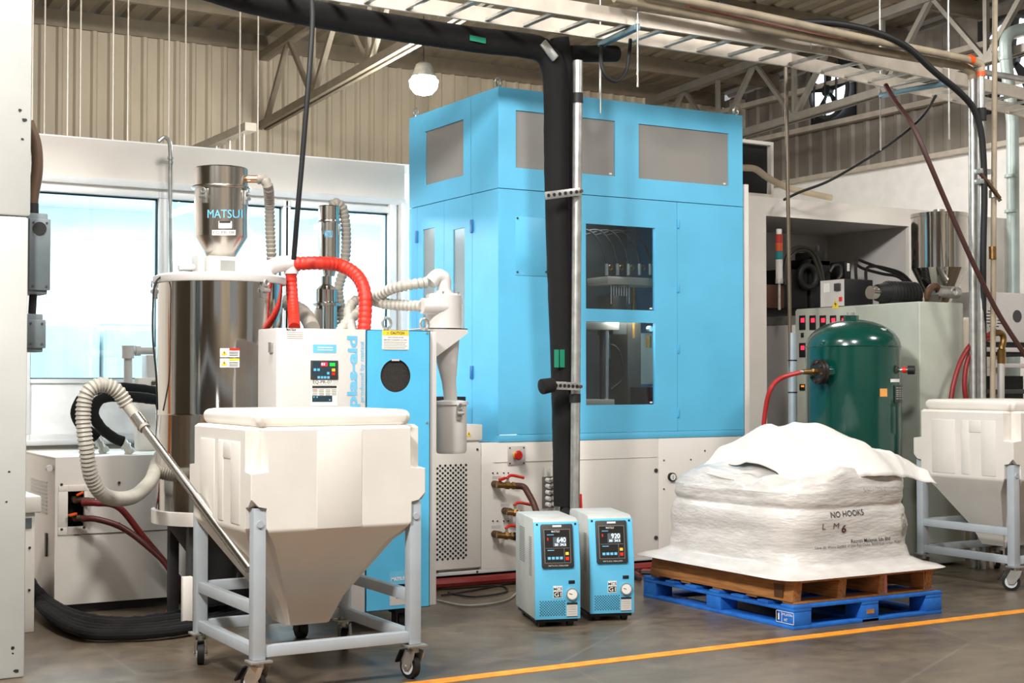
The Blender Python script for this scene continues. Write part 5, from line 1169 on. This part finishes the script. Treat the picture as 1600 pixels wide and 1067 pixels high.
r = RX(1287, 443, 1296, 456, XC - .002); MB().box(XC - .003, XC - .002, r[0], r[1], r[2], r[3]).build('meter', PAPER, ob)
# drive motor
mo = thing('drive_motor', 'black electric drive motor lying on the grey green cabinet', 'motor', (9.1, 8.95, zc_)); YMo = 8.7
a, b = PY(1384, 457, YMo), PY(1430, 458, YMo); a.z = b.z = zc_ + .1
MB().cyl(a, b, .1, n=24).build('housing', BLACK, mo, .012); MB().cyl(a + V((-.1, 0, 0)), a, .07, .09, n=20).build('end_bell', BLACK, mo); MB().cyl(a + V((-.18, 0, 0)), a + V((-.1, 0, 0)), .055, n=20).build('coupling', STEELB, mo)
MB().box(a.x, b.x, YMo - .08, YMo + .08, zc_, zc_ + .03).build('foot', BLACK, mo)
for k in range(9): x = a.x + .02 + k * (b.x - a.x - .04) / 8; MB().torus((x, YMo, a.z), (1, 0, 0), .1, .006, 20, 6).build('cooling_fin', BLACK, mo)
# hydraulic works inside the bay
hy = thing('hydraulic_unit', 'dark hydraulic valve block and pump inside the open white bay', 'machine', (8.6, 10.2, 0))
yq_ = 9.95
def bayb(x0_, y0_, x1_, y1_, nm, M=DARK, dy=.3, yy=yq_):
    q = RY(x0_, y0_, x1_, y1_, yy); return MB().box(q[0], q[1], yy, yy + dy, q[2], q[3]).build(nm, M, hy, .008)
bayb(1266, 405, 1298, 482, 'valve_block'); bayb(1276, 392, 1289, 406, 'solenoid'); bayb(1264, 404, 1298, 416, 'solenoid'); bayb(1278, 383, 1281, 393, 'spindle', DGREY, .05)
bayb(1224, 420, 1262, 482, 'pump_body'); bayb(1300, 440, 1335, 482, 'pump_foot'); bayb(1194, 444, 1226, 482, 'oil_tank', mat('brown_iron', (84, 48, 28), .6)); bayb(1320, 408, 1330, 440, 'accumulator', BLACK); bayb(1324, 411, 1328, 424, 'accumulator_label', PAPER, .01, yq_ - .012)
q = RY(1194, 478, 1340, 483, yq_ - .02); MB().box(q[0], q[1] + .3, 10.06, yq_ + .6, 0, q[3]).build('base_frame', DGREY, hy)
c = PY(1262, 432, yq_ - .05); MB().torus(c, (0, 1, 0), .1, .03, 24, 10).build('flywheel', BLACK, hy)
for pts in (((1224, 440), (1228, 405), (1238, 390), (1255, 386), (1272, 394), (1282, 415), (1287, 440)), ((1226, 445), (1231, 410), (1242, 395), (1257, 391), (1269, 399), (1278, 420), (1283, 440)), ((1296, 425), (1303, 415), (1312, 416), (1314, 428), (1309, 437))):
    MB().tube([PY(x, y, yq_ - .06) for x, y in pts], .016, 8).build('hydraulic_hose', mat('olive_black_hose', (46, 42, 36), .45), hy)
for pts in (((1338, 440), (1337, 418), (1340, 406), (1352, 410), (1385, 422), (1405, 430), (1424, 448), (1440, 470)), ((1336, 412), (1350, 420), (1380, 428), (1402, 432), (1420, 446), (1436, 470)), ((1353, 438), (1354, 420), (1366, 416), (1388, 420), (1410, 428), (1430, 448))):
    MB().tube([PY(x, y, 9.3) for x, y in pts], .014, 8).build('hydraulic_hose', BLACK, hy)
# signal tower
YS = 9.55; sgn = thing('signal_tower', 'stack light with red, orange and teal lenses in front of the open bay', 'signal light', PY(1218, 482, YS))
cxs = PY(1217.5, 420, YS).x
for (ya0, ya1, M_, nm, r) in ((358, 366, PAPER, 'cap', .024), (366.5, 379, mat('red_lens', (176, 50, 40), .25), 'lens', .031), (379.5, 392.5, mat('orange_lens', (200, 84, 40), .25), 'lens', .031), (393, 405, mat('teal_lens', (24, 120, 130), .25), 'lens', .031), (405.5, 436, OFFW, 'lower_body', .031), (436, 443, ZINC, 'socket', .034), (443, 484, ZINC, 'stem', .012)):
    z1, z0 = PY(1217, ya0, YS).z, PY(1217, ya1, YS).z; MB().cyl((cxs, YS, z0), (cxs, YS, z1), r, n=20).build(nm, M_, sgn)
bpy.data.objects['signal_tower'].location.z = 1.98
for o in list(sgn.children): o.location.z = ORG['signal_tower'].z - 1.98
MB().box(cxs - .06, cxs + .06, YS - .05, YS + .05, 0, .02) 
# conduit post before the bay
p1, p2 = PY(1228, 100, 8.95), PY(1238, 520, 8.95)
po = thing('conduit_post', 'thin brown steel post rising beside the green tank to the cable tray', 'post', (p2.x, 8.95, 0))
MB().cyl((p2.x, 8.95, 0), p1, .016, n=12).build('rod', mat('brown_steel', (110, 98, 84), .4, .5), po)
MB().cyl((p2.x, 8.95, 0), (p2.x, 8.95, p2.z), .036, n=18).build('sleeve', mat('pale_blue_sleeve', (168, 182, 190), .4, .3), po)
for py in (563, 613): p = PY(1237.5, py, 8.95); MB().cyl(V((p2.x, 8.95, p.z - .005)), V((p2.x, 8.95, p.z + .005)), .038, n=18).build('tape_band', BLACK, po)
# feed hopper
FX, FY = 9.2, 8.62; fc_ = PY(1468, 400, FY); FX = fc_.x; FRr = .232
fh = thing('feed_hopper', 'polished stainless feed hopper with cone at the right behind the conduits', 'hopper', (FX, FY, 1.9))
zt_, zk_, zb_ = PY(1468, 335, FY).z, PY(1468, 420, FY).z, PY(1468, 474, FY).z
MB().lathe([(FRr, zk_), (FRr, zt_ - .03), (FRr + .008, zt_ - .03), (FRr + .008, zt_), (.07, zt_ + .005)], FX, FY, 48).build('shell', STEEL, fh); MB().lathe([(.07, zb_ - .1), (.09, zb_), (FRr, zk_)], FX, FY, 40).build('cone', STEEL, fh); MB().lathe([(.05, zt_), (.05, zt_ + .04)], FX, FY, 20).build('lid_knob', STEELB, fh)
MB().box(FX - .12, FX + .12, FY - .12, FY + .12, 1.2, zb_ - .09).build('throat_block', IM, fh, .01)
MB().box(FX - .1, FX + .25, FY - .02, FY + .3, 0, 1.2).build('stand', DGREY, fh, .01)
a = PY(1462, 455, FY - .3); MB().cyl(a, a + V((.3, .05, 0)), .05, n=18).build('slide_cylinder', ZINC, fh); MB().torus(a + V((-.03, 0, -.02)), (0, 1, .3), .06, .03, 20, 8).build('band_clamp', RUST, fh); MB().beam(a + V((-.05, 0, -.03)), a + V((-.03, 0, -.25)), .08, .08).build('clamp_leg', IM, fh)
MB().torus(PY(1491, 455, FY - .32), (0, 1, 0), .03, .01, 16, 8).build('lifting_eye', ZINC, fh)
q = PY(1503, 500, 8.5); bc = MB().lathe([(.1, 0), (.13, .1), (.13, 1.75), (.09, 1.95), (.02, 2.02)], q.x, 8.45, 28).build('barrel_cover', mat('cream_cover', (206, 194, 176), .5)); tag(bc, 'cream rounded barrel cover between the cabinet and the conduits', 'cover')
# blower cabinet with louvres
YB = 8.75; q = RY(1528, 455, 1640, 536, YB); bl_ = thing('blower_cabinet', 'grey box with rows of black louvre slots at the right edge', 'cabinet', (q[0] + .3, YB, 0))
MB().box(q[0], q[1], YB, YB + .6, q[2], q[3]).build('body', OFFW, bl_, .01)
for k in range(9):
    wv = (.02, .05, .08, .095, .1, .1, .09, .06, .03)[k]; zz = q[3] - .12 - k * .027; cxq = PY(1553, 500, YB).x
    for s_ in (-1, 0, 1): MB().box(cxq + s_ * wv * .72 - wv * .27, cxq + s_ * wv * .72 + wv * .27, YB - .003, YB, zz, zz + .008).build('louvre_slot', INK, bl_, smooth=0)
p = PY(1589, 494, YB); MB().cyl(p, p + V((0, -.006, 0)), .055, n=28).build('round_port', DGREY, bl_)
MB().box(q[0] + .02, q[1], YB + .02, YB + .5, q[2] - .12, q[2]).build('dark_recess', DARK, bl_)
for py in (546, 571, 612): z = PY(1550, py, YB).z; MB().box(q[0] - .15, q[1], YB + .0, YB + .06, z - .02, z + .02).build('stand_rail', OFFW if py < 600 else DGREY, bl_, .004)
for x in (q[0] - .1, q[0] + .28, q[1] - .1): MB().box(x, x + .05, YB + .06, YB + .11, 0, q[2]).build('stand_leg', OFFW, bl_)
MB().box(q[0] + .0, q[1], YB + .3, YB + .5, 0, q[2] - .3).build('dark_tank', DARK, bl_, smooth=0)
# conduits and pipes at the right
YD = 7.98
def pipe(pts, r, M, label, name='conduit', cat='pipe', grp=None, n=12, sub=4, Y=YD):
    return tag(MB().tube([PY(x, y, (q_[0] if q_ else Y)) for x, y, *q_ in pts], r, n, sub).build(name, M), label, cat, grp)
TC = mat('tan_conduit', (164, 150, 128), .6, .05, var=.12)
def conduit(pts, label, z_end=0):
    P = [PY(x, y, YD + d_) for x, y, d_ in pts]; e = P[-1]; P.append(V((e.x, e.y, z_end)))
    return P
P = conduit([(1000, -14, -.1), (1180, 23, -.1), (1350, 60, -.1), (1480, 86, -.1), (1520, 95, -.1)], '')[:-1]; e = P[-1]
c1_ = thing('conduit', 'tan conduit above the tray that turns down at an orange taped elbow', 'pipe', (e.x, e.y, 0), 'tan conduits')
D_ = PY(1533, 112, YD - .1); MB().tube(P, .03, 12, 4).build('run', TC, c1_); MB().tube([e, e + (D_ - e) * .6 + V((.03, 0, .02)), D_], .033, 12).build('elbow', TC, c1_); MB().cyl(D_, (PY(1533, 600, YD - .1).x, YD - .1, 0), .029, n=14).build('drop', ZINC, c1_)
MB().cyl(e + V((-.05, 0, .012)), e + V((-.0, 0, .002)), .035, n=12).build('orange_tape', ORANGE, c1_); MB().cyl(D_, D_ + V((0, 0, -.04)), .034, n=12).build('orange_tape', ORANGE, c1_)
p = PY(1533, 179, YD - .1); MB().cyl(p + V((0, 0, .05)), p + V((0, 0, -.05)), .042, n=14).build('tape_band', BLACK, c1_)
P = [PY(x, y, YD) for x, y in ((960, -4), (1180, 42), (1345, 75), (1440, 92), (1505, 104))]; e = P[-1]; D_ = PY(1520, 124, YD)
c2_ = thing('conduit', 'tan conduit above the tray that turns down left of the taped conduit', 'pipe', (e.x, e.y, 0), 'tan conduits')
MB().tube(P, .034, 12, 4).build('run', TC, c2_); MB().tube([e, e + (D_ - e) * .6 + V((.02, 0, .02)), D_], .036, 12).build('elbow', TC, c2_); MB().cyl(D_, (PY(1520, 600, YD).x, YD, 0), .036, n=14).build('drop', ZINC, c2_)
for py in (270, 286): p = PY(1527, py, YD - .06); MB().box(p.x - .07, p.x + .05, YD - .16, YD - .09, p.z - .02, p.z + .02).build('pipe_clip', ZINC, c2_, .004)
pipe([(1075, 8), (1200, 38), (1330, 70)], .03, mat('maroon_pipe', (96, 50, 36), .5), 'dark maroon pipe lying on the cable tray', 'pipe', Y=8.15)
pipe([(1536, 113), (1600, 124), (1680, 140)], .026, ZINC, 'grey conduit continuing right from the tan elbow', 'conduit', Y=8.05)
t = thing('thin_pipe', 'slender upright pipe left of the pale duct with brass union', 'pipe', PY(1547, 620, 7.85)); a, b = PY(1555, -30, 7.85), PY(1547, 640, 7.85)
MB().cyl(a, V((b.x, 7.85, 0)), .022, n=12).build('tube', TC, t); p = PY(1551, 395, 7.85); MB().cyl(p + V((0, 0, -.05)), p + V((0, 0, .05)), .03, n=12).build('union', BRASS, t); p = PY(1552, 303, 7.85); MB().cyl(p + V((0, 0, -.03)), p + V((0, 0, .03)), .034, n=12).build('tee', ZINC, t)
MB().beam(p + V((0, -.02, .0)), PY(1563, 314, 7.8), .03, .03).build('bracket_arm', RUST, t); MB().beam(PY(1533, 272, 7.83), PY(1562, 310, 7.8), .03, .02).build('bracket_arm', RUST, t)
DUCT = mat('pale_green_duct', (176, 190, 186), .4, .2)
t = thing('vent_duct', 'pale green round duct rising to the bright wall fan at the right', 'duct', PY(1582, 450, 10.3)); p = PY(1582, 445, 10.3)
MB().cyl((p.x, 10.3, 0), PY(1582, 190, 10.3), .065, n=20).build('lower_duct', DUCT, t); MB().tube([PY(1582, 190, 10.3), PY(1577, 140, 10.3), PY(1571, 80, 10.3), PY(1574, 58, 10.3), PY(1588, 48, 10.3), PY(1620, 42, 10.3)], .065, 18).build('upper_duct', DUCT, t)
for py in (92, 275, 330): p = PY(1580 if py > 100 else 1571, py, 10.3); MB().cyl(p + V((0, 0, -.015)), p + V((0, 0, .015)), .07, n=20).build('duct_joint', DUCT, t)
pipe([(1384, 133, 8.35), (1400, 160, 8.2), (1425, 195, 8.0), (1450, 250, 7.9), (1480, 320, 7.86), (1520, 410, 7.8), (1560, 490, 7.76), (1605, 560, 7.72)], .02, mat('dark_brown_hose', (66, 34, 30), .5), 'dark brown hose slanting down across the conduits at the right', 'brown_hose', 'hose', sub=6)
pipe([(1462, 150, 8.5), (1446, 176, 8.8), (1420, 202, 9), (1380, 232, 9.1), (1330, 263, 9.2), (1290, 285, 9.25), (1250, 300, 9.3), (1225, 312, 9.5)], .012, BLACK, 'black cable sagging from the tray to the white machine housing', 'cable', 'cable', sub=6)
pipe([(1120, 5, 8.0), (1220, 32, 7.95), (1300, 36, 7.9), (1360, 48, 7.86), (1415, 72, 7.84), (1460, 112, 7.82), (1500, 145, 7.82), (1522, 172, 7.82), (1534, 215, 7.82), (1538, 300, 7.84), (1536, 420, 7.86), (1537, 640, 7.9)], .026, BLACK, 'thick black cable arching off the conduits and down to the cart', 'cable', 'cable', sub=6)
for dx, lab in ((0, 'left'), (14, 'right')):
    pipe([(1484 + dx * 2.0, 640, 8.0), (1490 + dx * 1.2, 600, 8.0), (1503 + dx * .7, 560, 8.0), (1522 + dx * .5, 534 + dx * .3, 8.0), (1550, 521 + dx * .4, 8.0)], .02, mat('red_water_hose', (132, 30, 32), .45), '%s of the two red hoses arching before the upright conduits' % lab, 'red_hose', 'hose', 'red hoses at the right', sub=6)
t = thing('brass_fitting', 'brass elbow fittings on a white pipe under the louvred box', 'fitting', PY(1563, 620, 8.0))
MB().tube([PY(1548, 522, 8.0), PY(1562, 520, 8.0), PY(1568, 528, 8.0), PY(1565, 546, 8.0)], .026, 10).build('elbow', BRASS, t); MB().cyl(PY(1565, 546, 8.0), PY(1565, 568, 8.0), .034, n=8).build('union', BRASS, t); a = PY(1564, 568, 8.0); MB().cyl(a, (a.x - .02, 8.0, 0), .028, n=12).build('white_pipe', OFFW, t)
# framed dark opening over the white machine
q = RY(1150, 216, 1209, 304, 9.95); t = thing('open_frame', 'white square frame around a dark opening right of the blue tower', 'frame', (q[0], 10.0, q[2]))
MB().panelY(q[0], q[1], q[2] - .05, q[3], 9.95, 10.0, [(q[0] + .04, q[1] - .03, q[2], q[3] - .03)]).build('frame', WHITE, t, smooth=0); MB().box(q[0], q[1] - .02, 10.02, 10.06, q[2], q[3] - .02).build('panel', DARK, t, smooth=0)  # black sheet stands in for the dark inside of the opening
hb = pipe([(1158, 262), (1180, 264), (1200, 278), (1230, 293), (1262, 301), (1298, 309)], .03, mat('beige_lagging', (190, 174, 150), .7), 'beige lagged hose drooping out of the black framed opening', 'lagged_hose', 'hose', Y=9.75)

# ================================================================== CABLE TRAY AND HANGERS
YN, YX = 8.1, 8.55; zb_t = PY(900, 26, YN).z; Xs = PY(1302, 90, YN).x; hR = .105
tr = thing('cable_tray', 'overhead galvanised ladder cable tray crossing the top of the picture', 'cable tray', (6, YN, zb_t))
def rail(a, b, nm='side_rail'):
    a, b = V(a), V(b); MB().beam(a + V((0, 0, hR / 2)), b + V((0, 0, hR / 2)), .006, hR).build(nm, TRAYM, tr)
    d = (b - a).normalized(); n = V((-d.y, d.x, 0)) * (.012 if nm == 'side_rail' else -.012)
    for z in (.003, hR - .003): MB().beam(a + n + V((0, 0, z)), b + n + V((0, 0, z)), .026, .005).build('rail_flange', TRAYM, tr)
XLt = -1.0
rail((XLt, YN, zb_t), (Xs, YN, zb_t)); rail((XLt, YX, zb_t), (Xs - .02, YX, zb_t), 'side_rail')
th = math.radians(9); dr_ = V((math.cos(th), math.sin(th), 0)); A1 = V((Xs + .14, YN + .03, zb_t)); A2 = V((Xs + .10, YX + .03, zb_t))
rail((Xs, YN, zb_t), A1); rail((Xs - .02, YX, zb_t), A2); rail(A1, A1 + dr_ * 4.5); rail(A2, A2 + dr_ * 4.5)
xr0 = PY(932, 30, YN).x; k = -24
while xr0 + k * .305 < Xs + 4.4:
    x = xr0 + k * .305
    if x > XLt:
        if x < Xs - .03: a, b = V((x, YN, zb_t + .02)), V((x, YX, zb_t + .02))
        else: f = dr_ * (x - Xs); a, b = A1 + f + V((0, 0, .02)), A2 + f + V((0, 0, .02))
        rg = MB().beam(a, b, .04, .022).build('rung', ZINC, tr, .003); 
    k += 1
for X_ in (Xs - .12, Xs + .24):
    MB().box(X_ - .11, X_ + .09, YN - .012, YN - .003, zb_t + .02, zb_t + .09).build('splice_plate', TRAYM, tr, .002) if X_ < Xs else None
    if X_ < Xs:
        for i in range(3):
            for j in range(2): MB().cyl((X_ - .08 + i * .07, YN - .02, zb_t + .035 + j * .04), (X_ - .08 + i * .07, YN - .01, zb_t + .035 + j * .04), .008, n=8).build('bolt', ZINC, tr)
def hanger(a, b, low1, low2, label):
    a, b = V(a), V(b); t = thing('tray_hanger', label, 'hanger', (a + b) / 2, 'tray hangers')
    MB().beam(a, b, .045, .04).build('channel', mat('blue_grey_strut', (110, 142, 156), .4, .4), t, .003)
    for p, lo in ((a, low1), (b, low2)): MB().cyl(V((p.x, p.y, lo)), V((p.x, p.y, ZR(p.y) + .15)), .007, n=8).build('threaded_rod', ZINC, t); MB().cyl(p + V((0, 0, .02)), p + V((0, 0, .045)), .014, n=6).build('nut', ZINC, t)
zh = zb_t - .025
a = PZ(1002, 40, zh); b = PZ(938, 70, zh); hanger((a.x, YN - .06, zh), (b.x, YX + .06, zh), PY(1002, 140, YN).z, PY(938, 174, YX).z, 'strut hanger with two long rods under the tray above the blue machine')
q_ = A1 + dr_ * (PY(1487, 138, YN + .15).x - A1.x); n_ = V((-dr_.y, dr_.x, 0)); hanger(q_ - n_ * .06 + V((0, 0, -.025)), q_ + n_ * .62 + V((0, 0, -.025)), PY(1483, 210, YN).z, PY(1388, 220, YX).z, 'strut hanger with two rods under the tray near the taped conduits')
pipe([(985, 62, 8.45), (983, 85, 8.4), (978, 112, 8.4), (963, 127, 8.4), (946, 118, 8.4), (939, 95, 8.42), (940, 72, 8.5)], .014, BLACK, 'black cable loop hanging below the tray above the blue machine', 'cable_loop', 'cable', sub=6)
pipe([(487, -10, 8.0), (488, 40, 8.0), (481, 140, 8.0), (473, 240, 8.05), (465, 330, 8.1), (459, 405, 8.2)], .016, BLACK, 'long black cable hanging from the roof to the dryer', 'cable', 'cable', sub=6)
# ---- hanging rods of the clean room ceiling
for k, px in enumerate((51, 70, 106, 126, 177, 200, 264, 290, 375, 403)):
    Yk = 12.2 if k % 2 == 0 else 12.9; x = PY(px, 100, Yk).x
    tag(MB().cyl((x, Yk, 3.3), (x, Yk, ZR(Yk) + .2), .008, n=8).build('hanger_rod', TRAYM), 'thin pale ceiling rod above the partition, %s from the column' % ('first', 'second', 'third', 'fourth', 'fifth', 'sixth', 'seventh', 'eighth', 'ninth', 'tenth')[k], 'rod', 'ceiling hanger rods')
a, b = PZ(308, 234, 4.0), PZ(392, 198, 4.0)
t = thing('cable_channel', 'pale cable channel leading back above the partition', 'cable tray', (a + b) / 2)
MB().beam(a, b, .12, .08).build('channel', TRAYM, t)
for k in range(4):
    p = a.lerp(b, (k + .5) / 4); MB().cyl(p, V((p.x, p.y, 3.3)), .012, n=8).build('prop', TRAYM, t)
# ---- high bay lamp
YLm = 13.0; p = PY(662, 128, YLm)
lm = thing('high_bay_lamp', 'glowing white high bay lamp hanging under the roof left of the blue machine', 'lamp', p)
MB().lathe([(.05, p.z + .2), (.08, p.z + .18), (.12, p.z + .07), (.125, p.z + .05)], p.x, YLm, 28).build('housing', ZINC, lm); MB().lathe([(.02, p.z - .14), (.09, p.z - .12), (.14, p.z - .06), (.15, p.z + .01), (.1, p.z + .06)], p.x, YLm, 28).build('lens', LAMPE, lm); MB().cyl((p.x, YLm, p.z + .2), (p.x, YLm, ZR(YLm) + .15), .008, n=8).build('rod', DGREY, lm)
d = bpy.data.lights.new('lamp_light', 'POINT'); d.energy = 160; d.shadow_soft_size = .2; d.color = (1, .97, .9); o = bpy.data.objects.new('lamp_light', d); COL.objects.link(o); o.location = (p.x, YLm, p.z - .2)
# ---- wall fans
def fan(px, py, R, label):
    c = PX(px, py, 13.5); t = thing('wall_fan', label, 'fan', c, 'wall extractor fans')
    MB().cyl(c + V((.03, 0, 0)), c + V((.04, 0, 0)), R, n=32).build('daylight_opening', SKYE, t); MB().torus(c, (1, 0, 0), R, .03, 36, 8).build('shroud', DGREY, t)
    MB().panelX(c.y - R - .07, c.y + R + .07, c.z - R - .07, c.z + R + .07, c.x + .06, c.x + .09).build('back_plate', DARK, t, smooth=0)
    MB().cyl(c + V((-.06, 0, 0)), c + V((.02, 0, 0)), R * .22, n=16).build('hub', BLACK, t)
    for k in range(5):
        a_ = k * 2 * math.pi / 5 + .3; u = V((0, math.cos(a_), math.sin(a_))); v = V((0, -math.sin(a_), math.cos(a_)))
        MB().prism([c + u * R * .15 - v * R * .08 + V((-.02, 0, 0)), c + u * R * .95 - v * R * .2 + V((-.02, 0, 0)), c + u * R * .93 + v * R * .22 + V((.0, 0, 0)), c + u * R * .15 + v * R * .08 + V((.0, 0, 0))], (.008, 0, 0)).build('blade', BLACK, t, smooth=0)
    for k in (-1, 0, 1): MB().beam(c + V((-.07, k * R * .6, -R)), c + V((-.07, k * R * .6, R)), .02, .02).build('guard_bar', DGREY, t)
fan(1295, 142, .36, 'extractor fan high on the wall, seen through the grey roof truss'); fan(1582, 92, .5, 'extractor fan high on the wall at the upper right corner')
